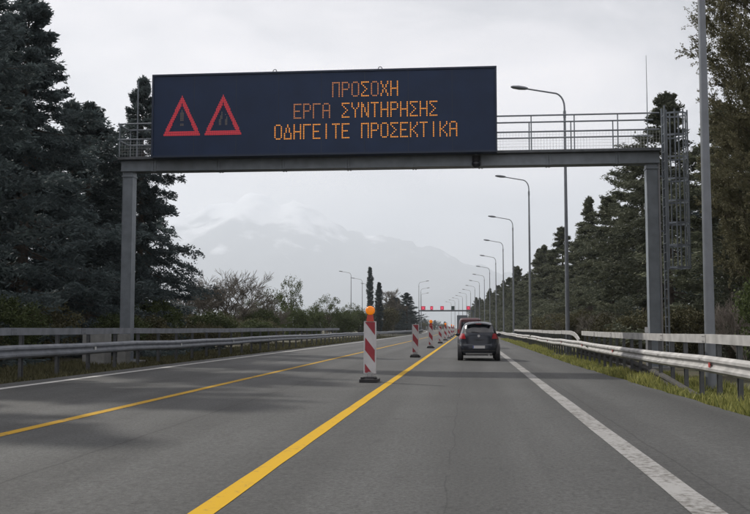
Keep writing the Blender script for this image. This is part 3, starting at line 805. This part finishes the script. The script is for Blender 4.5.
def red_van(loc, rz, label):
    root = empty('red_van', loc, rz, label, 'van'); ex = 6.0; root.scale = (0.9, 1, 1)
    rs = [(0.28, 0.06, 4.3, 0.80), (0.40, 0.0, 4.4, 0.86), (0.9, 0.0, 4.35, 0.88), (1.05, 0.03, 3.7, 0.875), (1.45, 0.06, 3.2, 0.82), (1.75, 0.10, 2.9, 0.76), (1.85, 0.22, 2.7, 0.68), (1.88, 0.5, 2.4, 0.5)]
    pm = mat('dark red car paint', (0.055, 0.010, 0.014), 0.35, 0.1, 0.08, 2)
    b = MB(); b.ring_loft([superring(z, y0, y1, w, 80, ex) for z, y0, y1, w in rs]); b.build('body', pm, root, smooth=True)
    patch(rs, 1.12, 1.62, lambda z: ang_for(rs, z, -0.62, True, ex), lambda z: ang_for(rs, z, 0.62, True, ex), ex, 0.008).build('rear_window', GLASS, root, smooth=True)
    for s in (-1, 1):
        MB().box((s * 0.82, 0.02, 1.0), (0.11, 0.08, 0.34)).build('tail_light', TAIL, root)
        for yy_ in (0.8, 3.4): wheel(root, s * 0.80, yy_, 0.33, 0.2)
    patch(rs, 0.30, 0.52, lambda z: ang_for(rs, z, -0.78, True, ex), lambda z: ang_for(rs, z, 0.78, True, ex), ex, 0.02).build('bumper', TRIM, root)
    MB().box((0, -0.02, 0.72), (0.5, 0.02, 0.11)).build('number_plate', PLATE, root)
red_van(P(0.14, 60.0), heading(60), 'dark red van just ahead of the hatchback, mostly hidden by it')
def truck(loc, rz, label):
    root = empty('box_truck', loc, rz, label, 'truck')
    gm = mat('dark grey truck body', (0.07, 0.085, 0.10), 0.6, 0, 0.1, 1)
    MB().box((0, 3.6, 2.55), (2.3, 7.2, 3.0)).build('cargo_box', gm, root)
    for s in (-1, 1):
        MB().box((s * 0.56, -0.02, 2.55), (1.08, 0.05, 2.8)).build('rear_door', mat('truck door', (0.10, 0.115, 0.13), 0.6), root)
        MB().box((s * 0.95, -0.02, 0.85), (0.3, 0.1, 0.14)).build('tail_light', TAIL, root)
        for yy_ in (1.2, 2.3, 7.8): wheel(root, s * 0.98, yy_, 0.48, 0.32)
    MB().box((0, 4.3, 0.9), (0.9, 8.4, 0.26)).build('chassis', TRIM, root)
    MB().box((0, 0.05, 0.62), (2.2, 0.12, 0.16)).build('bumper', TRIM, root)
    c = MB(); c.box((0, 8.4, 1.75), (2.2, 1.8, 2.3), None, 0.93); c.build('cab', mat('truck cab', (0.3, 0.3, 0.32), 0.4), root)
truck(P(-0.25, 213), heading(213), 'tall dark box truck far ahead beneath the distant gantry')

# ------------------------------------------------------------------ vegetation
CON_D = leaf_mat('dark conifer foliage with glare tint', (0.045, 0.062, 0.066), (0.105, 0.135, 0.135), 0.7, 0.32)  # pale blue lift of windscreen glare is mixed into this foliage colour
CON_M = leaf_mat('olive conifer foliage', (0.045, 0.058, 0.044), (0.165, 0.175, 0.115), 0.75, 0.25)
CON_B = leaf_mat('brownish cypress foliage', (0.058, 0.062, 0.034), (0.20, 0.185, 0.110), 0.75, 0.25)
LEAF_G = leaf_mat('shrub leaves', (0.028, 0.042, 0.014), (0.10, 0.125, 0.045))
LEAF_O = leaf_mat('olive brown shrub leaves', (0.045, 0.045, 0.022), (0.13, 0.12, 0.06))

def leaves_to_mesh(name, C, D, L_, Wd, var, rng):
    """rhombus leaves: centre C, direction D, length, width"""
    n = len(C); D = D / (np.linalg.norm(D, axis=1, keepdims=True) + 1e-9)
    r = rng.normal(size=(n, 3)); U = np.cross(D, r); U /= (np.linalg.norm(U, axis=1, keepdims=True) + 1e-9)
    L_ = L_[:, None]; Wd = Wd[:, None]
    V = np.stack([C - D * L_ * 0.5, C + U * Wd * 0.5 - D * L_ * 0.05, C + D * L_ * 0.5, C - U * Wd * 0.5 - D * L_ * 0.05], axis=1).reshape(-1, 3)
    Fq = np.arange(4 * n).reshape(n, 4)
    return np_mesh(name, V, Fq, var)

def conifer(seed, H, Rm, nb, nt_, nl, leaf, shape='fir', base=0.03, dens_in=0.15):
    """returns trunk mesh, crown mesh"""
    rng = np.random.default_rng(seed)
    i = np.arange(nb); t = base + (0.99 - base) * ((i + rng.random(nb)) / nb) ** 0.9
    az = i * 2.39996 + rng.normal(0, 0.45, nb)
    lobe = np.array([mnoise.noise(Vector((math.cos(a) * 0.9 + seed, math.sin(a) * 0.9, tt * 5.5))) for a, tt in zip(az, t)])
    if shape == 'cypress':
        prof = np.sqrt(np.maximum(0, 1 - ((t - 0.38) / 0.64) ** 2)); up = np.full(nb, 0.55) + rng.normal(0, 0.2, nb)
    elif shape == 'cedar':
        prof = (1 - t) ** 0.58 * (0.75 + 0.28 * np.minimum(1, t / 0.15)); up = 0.28 - 0.45 * (1 - t) + rng.normal(0, 0.16, nb)
    else:
        prof = (1 - t) ** 0.72 * (0.82 + 0.25 * np.minimum(1, t / 0.1)); up = 0.10 - 0.42 * (1 - t) + rng.normal(0, 0.12, nb)
    Lb = Rm * prof * ((0.82 + 0.2 * rng.random(nb)) if shape == 'cypress' else (0.62 + 0.45 * rng.random(nb))) * np.clip(1.0 + (0.5 if shape == 'cypress' else 1.0) * lobe, 0.5, 1.55) + 0.06
    up = np.where(t > 0.86, up + (t - 0.86) * 10, up)
    Bd = np.stack([np.cos(az), np.sin(az), up], 1); Bd /= np.linalg.norm(Bd, axis=1, keepdims=True)
    B0 = np.stack([np.zeros(nb), np.zeros(nb), t * H], 1)
    s = dens_in + (1 - dens_in) * ((np.arange(nt_)[None, :] + rng.random((nb, nt_))) / nt_) ** (0.5 if shape == 'cypress' else 0.8)
    Tp = B0[:, None, :] + Bd[:, None, :] * (s * Lb[:, None])[..., None]
    bend = {'fir': -0.20, 'cedar': -0.10, 'cypress': 0.22}[shape]
    Tp[..., 2] += (bend * s ** 1.5 + (0.16 * s ** 4 if shape != 'cypress' else 0)) * Lb[:, None]
    Tp += rng.normal(0, 0.05, Tp.shape) * (0.4 + Lb[:, None, None] * 0.3)
    sgn = np.where(rng.random((nb, nt_)) < 0.5, -1, 1)
    lat = np.stack([-np.sin(az), np.cos(az), np.zeros(nb)], 1)[:, None, :] * sgn[..., None]
    Td = Bd[:, None, :] * 0.8 + lat * (0.3 + 0.75 * rng.random((nb, nt_)))[..., None] + rng.normal(0, 0.16, (nb, nt_, 3))
    if shape == 'cypress': Td = Bd[:, None, :] * 0.6 + rng.normal(0, 0.5, (nb, nt_, 3)); Td[..., 2] += 0.35
    Td /= np.linalg.norm(Td, axis=2, keepdims=True)
    Tl = (0.13 + 0.27 * Lb[:, None] * (1.2 - 0.8 * s)) * (0.55 + 0.8 * rng.random((nb, nt_))) * np.minimum(1.0, (1 - t)[:, None] * 4 + 0.3)
    q = (np.arange(nl)[None, None, :] + rng.random((nb, nt_, nl))) / nl
    C = Tp[:, :, None, :] + Td[:, :, None, :] * (q * Tl[:, :, None])[..., None] + rng.normal(0, leaf * 0.33, (nb, nt_, nl, 3))
    C[..., 2] -= (0.22 if shape != 'cypress' else 0.0) * q ** 2 * Tl[:, :, None]
    Dl = Td[:, :, None, :] + rng.normal(0, 0.5, (nb, nt_, nl, 3))
    var = np.clip(0.10 + 0.38 * rng.random(nb)[:, None, None] + 0.25 * rng.random((nb, nt_))[:, :, None] + 0.30 * (rng.random((nb, nt_, nl)) - 0.3), 0, 1)
    C = C.reshape(-1, 3); Dl = Dl.reshape(-1, 3); var = var.reshape(-1)
    if shape != 'cypress':          # the leader shoot
        m_ = 420; a_ = rng.random(m_); z_ = H * (0.90 + 0.115 * a_); rad = 0.42 * (1 - a_) ** 1.2 * rng.random(m_) ** 0.5; an = rng.random(m_) * 6.283
        C = np.vstack([C, np.stack([np.cos(an) * rad, np.sin(an) * rad, z_], 1)]); Dl = np.vstack([Dl, np.stack([np.cos(an), np.sin(an), np.full(m_, 1.2)], 1)]); var = np.concatenate([var, rng.random(m_) * 0.6])
    n = len(C); C[:, 2] = np.maximum(C[:, 2], 0.03 + 0.2 * rng.random(n))
    me = leaves_to_mesh('crown', C, Dl.reshape(-1, 3), leaf * (0.7 + 0.7 * rng.random(n)), leaf * (0.26 + 0.16 * rng.random(n)), var.reshape(-1), rng)
    b = MB(); b.tube([(0, 0, -0.3), (0.02, 0, H * 0.3), (-0.03, 0.02, H * 0.7), (0, 0, H * 0.985)], [0.018 * H, 0.013 * H, 0.007 * H, 0.012], 8)
    for k in range(0, nb, 2):
        p0 = Vector(B0[k]); d = Vector(Bd[k]) * float(Lb[k]); L1 = float(Lb[k])
        mid = p0 + d * 0.5 + Vector((0, 0, bend * 0.35 * L1)); end = p0 + d * 0.95 + Vector((0, 0, (bend * 0.93 + (0.12 if shape != 'cypress' else 0)) * L1))
        end.z = max(0.05, end.z); mid.z = max(0.05, mid.z)
        b.tube([p0, mid, end], [0.006 * H * (1 - t[k]) + 0.014, 0.016, 0.006], 4, False)
    return b.mesh('trunk', True), me

def broadleaf(seed, H, Rx, clumps, per, leaf, stem=True, low=0.15, gap=0.35):
    rng = np.random.default_rng(seed); cs = []
    while len(cs) < clumps:
        p = rng.uniform(-1, 1, 3)
        if np.dot(p, p) < 1 and np.dot(p, p) > gap * rng.random(): cs.append(p)
    cs = np.array(cs); zc = (H * (1 + low)) / 2; hz = H * (1 - low) / 2
    Cc = np.stack([cs[:, 0] * Rx, cs[:, 1] * Rx, zc + cs[:, 2] * hz], 1)
    rr = 0.16 * (Rx + hz) * (0.5 + 0.7 * rng.random(clumps))
    d = rng.normal(size=(clumps, per, 3)); d /= np.linalg.norm(d, axis=2, keepdims=True)
    C = Cc[:, None, :] + d * (rr[:, None] * rng.random((clumps, per)) ** 0.5)[..., None]
    var = np.clip(0.35 + 0.3 * (rng.random(clumps)[:, None] - 0.4) + 0.35 * (rng.random((clumps, per)) - 0.4) , 0, 1).reshape(-1)
    C = C.reshape(-1, 3); C[:, 2] = np.maximum(C[:, 2], 0.02); n = len(C)
    me = leaves_to_mesh('crown', C, rng.normal(size=(n, 3)), leaf * (0.7 + 0.6 * rng.random(n)), leaf * (0.45 + 0.3 * rng.random(n)), var, rng)
    b = MB(); b.tube([(0, 0, -0.2), (0.03, 0, H * 0.25), (0, 0.03, H * 0.6)], [0.02 * H, 0.014 * H, 0.006 * H], 7)
    for k in range(min(clumps, 36)):
        c = Vector(Cc[k]); p0 = Vector((0, 0, max(0.1, min(H * 0.55, c.z * 0.5)))); mid = p0.lerp(c, 0.5) + Vector((0, 0, 0.05 * H))
        b.tube([p0, mid, c], [0.007 * H, 0.004 * H, 0.002 * H], 4, False)
    return b.mesh('trunk', True), me

def bare(seed, H, spread, stems=5, depth=4, r0=0.07, rmin=0.013):
    rng = random.Random(seed); b = MB(); fine = MB()
    def grow(p, d, L_, r, lvl):
        q = p + d * L_ * 0.5 + Vector((rng.gauss(0, .03), rng.gauss(0, .03), 0)) * L_; e_ = q + (d + Vector((rng.gauss(0, .15), rng.gauss(0, .15), 0.12))).normalized() * L_ * 0.5
        (b if lvl > 1 else fine).tube([p, q, e_], [r, r * 0.8, r * 0.6], 5 if lvl > 2 else 3, False)
        if lvl == 0: return
        for k in range(rng.randint(5, 6) if lvl < 3 else rng.randint(3, 4)):
            f = rng.uniform(0.35, 1.0); st = p.lerp(q, f * 2) if f < 0.5 else q.lerp(e_, f * 2 - 1)
            nd = (d + Vector((rng.gauss(0, .55), rng.gauss(0, .55), rng.gauss(0.12, .3)))).normalized()
            grow(st, nd, L_ * rng.uniform(0.5, 0.72), max(rmin, r * 0.52), lvl - 1)
    for s in range(stems):
        a = 2 * math.pi * s / stems + rng.random(); d = Vector((math.cos(a) * spread, math.sin(a) * spread, 1)).normalized() if stems > 1 else Vector((0, 0, 1))
        grow(Vector((math.cos(a) * 0.1, math.sin(a) * 0.1, -0.1)), d, H * 0.40, r0, depth)
    return b.mesh('trunk', True), fine.mesh('twigs')

def tree(name, meshes, X, y, scale, rz, label, cat, crown_m, group=None, trunk_m=BARK, crown_name='crown', dz=-0.05):
    o = empty(name, P(X, y, dz), rz, label, cat, group); o.scale = scale if isinstance(scale, tuple) else (scale,) * 3
    t_, c_ = meshes
    for nm, me, mt in (('trunk', t_, trunk_m), (crown_name, c_, crown_m)):
        if not me.materials: me.materials.append(None)
        ob_ = link(nm, me, None, o); ob_.material_slots[0].link = 'OBJECT'; ob_.material_slots[0].material = mt
    return o

big1 = conifer(11, 14.0, 4.6, 190, 22, 20, 0.19, 'fir')
big2 = conifer(14, 14.0, 4.4, 170, 22, 20, 0.19, 'cedar')
firA = conifer(21, 12.0, 3.4, 150, 20, 17, 0.18, 'fir')
firB = conifer(24, 12.0, 3.1, 140, 20, 17, 0.18, 'cedar')
firC = conifer(23, 12.0, 2.7, 150, 20, 15, 0.18, 'fir', 0.02)
cypN = conifer(31, 14.0, 2.5, 430, 18, 40, 0.078, 'cypress', 0.10, 0.3)
cypF = conifer(32, 10.0, 0.52, 170, 12, 10, 0.16, 'cypress', 0.02)
shr1 = broadleaf(41, 4.0, 2.2, 150, 80, 0.16)
shr2 = broadleaf(42, 3.2, 2.4, 130, 80, 0.17, low=0.05)
trs = broadleaf(43, 6.5, 2.0, 46, 60, 0.18, low=0.3, gap=0.8)
bar1 = bare(51, 7.0, 0.45, 7, 4, 0.06); bar2 = bare(52, 6.5, 0.5, 8, 4, 0.05); bar3 = bare(53, 9.5, 0.3, 1, 5, 0.16, 0.022)

# left side
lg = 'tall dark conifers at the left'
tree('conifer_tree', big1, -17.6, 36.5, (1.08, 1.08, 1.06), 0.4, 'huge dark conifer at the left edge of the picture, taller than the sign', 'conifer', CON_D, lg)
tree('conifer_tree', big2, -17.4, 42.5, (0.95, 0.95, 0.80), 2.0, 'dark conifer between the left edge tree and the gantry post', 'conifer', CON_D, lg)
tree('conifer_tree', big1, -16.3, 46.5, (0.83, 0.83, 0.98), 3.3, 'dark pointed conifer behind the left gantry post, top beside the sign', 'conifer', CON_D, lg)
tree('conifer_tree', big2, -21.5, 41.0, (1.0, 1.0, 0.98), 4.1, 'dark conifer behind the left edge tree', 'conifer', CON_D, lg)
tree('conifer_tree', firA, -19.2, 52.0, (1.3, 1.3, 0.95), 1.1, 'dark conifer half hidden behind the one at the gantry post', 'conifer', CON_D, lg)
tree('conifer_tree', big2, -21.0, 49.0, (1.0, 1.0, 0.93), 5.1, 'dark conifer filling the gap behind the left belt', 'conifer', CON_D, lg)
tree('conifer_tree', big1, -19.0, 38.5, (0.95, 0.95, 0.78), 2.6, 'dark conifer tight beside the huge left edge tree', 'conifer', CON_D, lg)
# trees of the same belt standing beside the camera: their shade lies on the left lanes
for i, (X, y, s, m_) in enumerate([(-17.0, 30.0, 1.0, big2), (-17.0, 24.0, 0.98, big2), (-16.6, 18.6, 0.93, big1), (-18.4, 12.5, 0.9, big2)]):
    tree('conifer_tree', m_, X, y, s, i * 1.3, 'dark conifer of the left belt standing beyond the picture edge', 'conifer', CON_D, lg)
bg = 'leafless shrubs beyond the left rail'
tree('bare_shrub', bar1, -17.6, 70, (1.15, 1.15, 1.05), 0.3, 'wide leafless shrub right of the big dark conifers', 'bare shrub', TWIG, bg, TWIG, 'twigs')
tree('bare_shrub', bar2, -19.4, 69, (1.05, 1.05, 1.0), 1.7, 'leafless shrub nearest the dark conifers, behind the rail', 'bare shrub', TWIG, bg, TWIG, 'twigs')
tree('bare_shrub', bar2, -17.4, 78, (0.95, 0.95, 0.72), 3.7, 'leafless shrub left of the sparse green tree', 'bare shrub', TWIG, bg, TWIG, 'twigs')
sgp = 'green shrubs and small trees beyond the left rail'
for (X, y, ms, sc, m_, lab) in [
    (-17.1, 92, trs, (0.62, 0.62, 0.95), LEAF_G, 'sparse green tree with a loose airy top right of the leafless shrubs'),
    (-18.4, 80, shr1, (1.0, 1.0, 0.6), LEAF_O, 'olive green shrub at the foot of the leafless shrubs'),
    (-16.6, 90, shr2, (0.75, 0.75, 0.95), LEAF_G, 'round green shrub under the sparse tree'),
    (-20.8, 66, shr2, (1.1, 1.1, 0.7), LEAF_O, 'brownish low shrub beside the dark conifers behind the rail'),
    (-16.4, 101, shr1, (0.7, 0.7, 0.75), LEAF_G, 'green shrub right of the sparse tree'),
    (-16.5, 112, trs, (0.8, 0.8, 0.78), LEAF_G, 'small loose green tree midway between leafless shrubs and cypresses'),
    (-15.8, 122, shr1, (0.9, 0.9, 0.85), LEAF_G, 'dark green shrub left of the first far lamp post'),
    (-16.2, 134, trs, (0.7, 0.7, 0.72), LEAF_G, 'small green tree beside the far left lamp post'),
    (-16.6, 146, shr1, (1.0, 1.0, 0.95), LEAF_G, 'green shrub at the foot of the twin cypresses, left'),
    (-14.4, 166, shr1, (1.3, 1.3, 1.2), LEAF_O, 'olive shrub between the cypresses and the dark far conifer')]:
    tree('green_shrub', ms, X, y, sc, X * 1.7 + y, lab, 'shrub', m_, sgp)
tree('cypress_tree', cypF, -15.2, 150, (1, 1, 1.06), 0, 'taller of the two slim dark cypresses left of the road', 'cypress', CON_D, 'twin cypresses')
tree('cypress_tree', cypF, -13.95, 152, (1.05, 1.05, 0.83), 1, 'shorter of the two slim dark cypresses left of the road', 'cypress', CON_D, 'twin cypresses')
tree('bare_tree', bar3, -13.2, 172, (1.1, 1.1, 1.15), 0, 'pale leafless tree between the cypresses and the dark far conifer', 'bare tree', TWIG, None, TWIG, 'twigs')
fl = 'far conifers on the left'
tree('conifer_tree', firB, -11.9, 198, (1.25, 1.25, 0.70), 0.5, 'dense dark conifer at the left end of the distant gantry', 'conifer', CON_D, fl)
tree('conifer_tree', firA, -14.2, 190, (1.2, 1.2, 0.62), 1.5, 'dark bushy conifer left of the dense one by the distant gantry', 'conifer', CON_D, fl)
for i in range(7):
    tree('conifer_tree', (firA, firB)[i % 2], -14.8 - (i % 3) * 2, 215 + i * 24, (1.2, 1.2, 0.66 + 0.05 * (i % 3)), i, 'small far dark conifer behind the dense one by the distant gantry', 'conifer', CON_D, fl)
for i in range(8):
    tree('far_tree', (trs, shr1)[i % 2], -22 - (i % 3) * 5, 105 + i * 17, (1.0, 1.0, 0.85), i * 1.1, 'hazy background tree behind the left shrubs', 'tree', (LEAF_G, LEAF_O)[i % 2], 'background trees at the left')

for i in range(12):
    tree('low_shrub', (shr2, shr1)[i % 2], -13.7 - (i % 3) * 0.7, 24.5 + i * 4.1, (0.55, 0.65, 0.42 + 0.1 * (i % 3)), i * 1.1, 'low dark shrub behind the left rail at the foot of the big conifers', 'shrub', (LEAF_O, LEAF_G)[i % 2], 'low shrubs behind the left rail')
for i in range(9):
    y_ = 440 + i * 45
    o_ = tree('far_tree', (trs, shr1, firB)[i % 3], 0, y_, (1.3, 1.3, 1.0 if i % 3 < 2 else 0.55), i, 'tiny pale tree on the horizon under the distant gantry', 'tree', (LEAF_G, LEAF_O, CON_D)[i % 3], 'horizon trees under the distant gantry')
    o_.location.x = -(0.052 - 0.0035 * i) * y_
# right side
rg = 'conifers along the right verge'
tree('cypress_tree', cypN, 8.45, 26.0, (1.0, 1.0, 1.02), 0.3, 'huge brownish green cypress at the right edge, behind the near lamp post', 'cypress', CON_B, rg)
tree('cypress_tree', cypN, 9.6, 29.5, (0.95, 0.95, 0.62), 2.3, 'lower brownish cypress partly behind the huge right edge one', 'cypress', CON_M, rg)
for (X, y, ms, sc, lab) in [
    (9.6, 36.5, firB, (1.15, 1.15, 0.80), 'conifer behind the caged ladder of the gantry'),
    (9.7, 47.5, firA, (1.20, 1.20, 1.06), 'tall conifer whose tip shows above the gantry railing at right'),
    (10.4, 58.0, big2, (0.92, 0.92, 0.85), 'broad tall conifer left of the right gantry post, below the beam'),
    (9.8, 67.0, firB, (1.25, 1.25, 0.86), 'mid-height conifer just left of the broad one by the right post'),
    (9.7, 78.0, firC, (1.20, 1.20, 0.98), 'pointed conifer beside the tall second lamp post'),
    (10.0, 88.0, firB, (1.35, 1.35, 0.78), 'shorter bushy conifer left of the pointed one'),
    (9.8, 101.0, firA, (1.2, 1.2, 0.98), 'conifer between the second and third lamp posts'),
    (9.6, 114.0, firB, (1.30, 1.30, 0.86), 'bushy conifer just right of the third lamp post'),
    (9.9, 126.0, firC, (1.35, 1.35, 1.0), 'conifer directly behind the third lamp post')]:
    tree('conifer_tree', ms, X, y, sc, X * 3 + y, lab, 'conifer', CON_M, rg)
rr3 = random.Random(9)
for i in range(24):
    tree('conifer_tree', (firA, firB, big2, firC, firB)[i % 5], 9.6 + rr3.uniform(-0.5, 1.5), 137 + i * 11 + rr3.uniform(-3, 3), (rr3.uniform(1.0, 1.5) * (0.75 if i % 5 == 2 else 1),) * 2 + (rr3.uniform(0.72, 1.08) * (0.85 if i % 5 == 2 else 1),), i * 1.9, 'far conifer in the dark receding row right of the road', 'conifer', CON_M, rg)
for i, (X, y) in enumerate([(14.0, 33), (14.5, 43), (14.5, 54), (14.4, 66), (14.8, 80), (14.6, 95), (14.8, 112)]):
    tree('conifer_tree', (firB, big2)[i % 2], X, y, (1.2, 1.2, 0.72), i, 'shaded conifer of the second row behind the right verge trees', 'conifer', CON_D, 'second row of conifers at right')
ub = 'undergrowth along the right verge'
for (X, y, ms, sc, m_, lab) in [
    (7.6, 23.6, shr1, (0.5, 0.5, 0.72), LEAF_G, 'bright green bush at the right edge above the rail'),
    (7.4, 33.5, shr1, (0.5, 0.5, 0.5), LEAF_O, 'low dark shrub behind the rail between gantry post and near lamp post'),
    (7.2, 41, shr2, (0.55, 0.55, 0.6), LEAF_O, 'olive shrub left of the gantry post at the foot of the conifers'),
    (7.1, 50, shr2, (0.5, 0.5, 0.6), LEAF_O, 'brown shrub behind the gap in the right upper rail'),
    (7.2, 62, shr1, (0.6, 0.6, 0.6), LEAF_O, 'brownish shrub at the foot of the slim conifer'),
    (7.2, 74, shr2, (0.6, 0.6, 0.7), LEAF_O, 'brownish shrub just right of the second lamp post'),
    (7.2, 86, shr1, (0.6, 0.6, 0.62), LEAF_O, 'brownish shrub left of the second lamp post'),
    (7.3, 100, shr2, (0.6, 0.6, 0.7), LEAF_O, 'small brown shrub right of the third lamp post')]:
    tree('shrub', ms, X, y, sc, y, lab, 'shrub', m_, ub)
tree('bare_shrub', bar2, 7.7, 27.6, (0.35, 0.35, 0.55), 0, 'pale bare twigs hanging between near lamp post and cypress', 'bare shrub', mat('pale twigs', (0.26, 0.23, 0.2), 0.9), None, mat('pale twigs', (0.26, 0.23, 0.2)), 'twigs')
for i, (X, y, s) in enumerate([(7.4, 56, 0.45), (7.3, 68, 0.5), (7.4, 80, 0.5)]):
    tree('bare_shrub', (bar1, bar2)[i % 2], X, y, s, i, ('leafless brown shrub among the undergrowth, nearest the gantry', 'leafless brown shrub among the undergrowth, middle of three', 'leafless brown shrub among the undergrowth, farthest of three')[i], 'bare shrub', TWIG, ub, TWIG, 'twigs')

# ------------------------------------------------------------------ grass
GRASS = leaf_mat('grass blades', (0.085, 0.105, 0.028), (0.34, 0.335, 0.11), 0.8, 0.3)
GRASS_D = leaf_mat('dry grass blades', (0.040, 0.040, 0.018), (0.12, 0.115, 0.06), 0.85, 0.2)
def grass(X0f, X1f, y0, y1, n, hmin, hmax, seed, dry):
    rng = np.random.default_rng(seed)
    y = y0 + (y1 - y0) * rng.random(n) ** 1.6
    u = rng.random(n); X = np.array([X0f(a) for a in y]) * (1 - u) + np.array([X1f(a) for a in y]) * u
    pn = np.array([mnoise.noise(Vector((a * 0.8, b_ * 0.45, seed))) for a, b_ in zip(X, y)])
    keep = pn > -0.28 - 0.3 * rng.random(n); X, y, pn = X[keep], y[keep], pn[keep]; n = len(X)
    h = (hmin + (hmax - hmin) * rng.random(n) ** 1.6) * np.clip(0.8 + 1.3 * pn, 0.3, 1.7)
    base = np.array([P(a, b_, -0.04) for a, b_ in zip(X, y)])
    a = rng.random(n) * 6.283; w = 0.010 + 0.012 * rng.random(n) + y * 0.00025
    du = np.stack([np.cos(a), np.sin(a), np.zeros(n)], 1) * w[:, None]
    lean = rng.normal(0, 0.35, (n, 2)) * h[:, None]
    top = base + np.stack([lean[:, 0], lean[:, 1], h], 1)
    V = np.stack([base - du, base + du, top], 1).reshape(-1, 3)
    var = np.clip(0.48 + pn * 0.5 + rng.normal(0, 0.3, n), 0, 1)
    return tag(link('grass', np_mesh('grass', V, np.arange(3 * n).reshape(n, 3), var), GRASS_D if dry else GRASS), kind='stuff')
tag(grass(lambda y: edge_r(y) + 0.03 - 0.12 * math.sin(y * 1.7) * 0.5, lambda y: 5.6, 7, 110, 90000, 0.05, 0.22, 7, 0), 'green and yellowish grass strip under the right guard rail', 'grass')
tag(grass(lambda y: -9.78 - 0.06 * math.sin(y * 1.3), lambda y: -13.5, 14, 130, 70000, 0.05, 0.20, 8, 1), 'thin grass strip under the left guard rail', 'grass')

# ------------------------------------------------------------------ haze
hz = MB(); hz.box((0, 8500, 1148.5), (44000, 23000, 2303))
hm = bpy.data.materials.new('haze'); hm.use_nodes = True
t = hm.node_tree; t.nodes.clear()
ho = t.nodes.new('ShaderNodeOutputMaterial'); pv = t.nodes.new('ShaderNodeVolumePrincipled')
pv.inputs['Color'].default_value = (0.84, 0.91, 1.0, 1); pv.inputs['Density'].default_value = 1.4e-4; pv.inputs['Anisotropy'].default_value = 0.2
t.links.new(pv.outputs['Volume'], ho.inputs['Volume'])
tag(hz.build('haze', hm), kind='stuff')
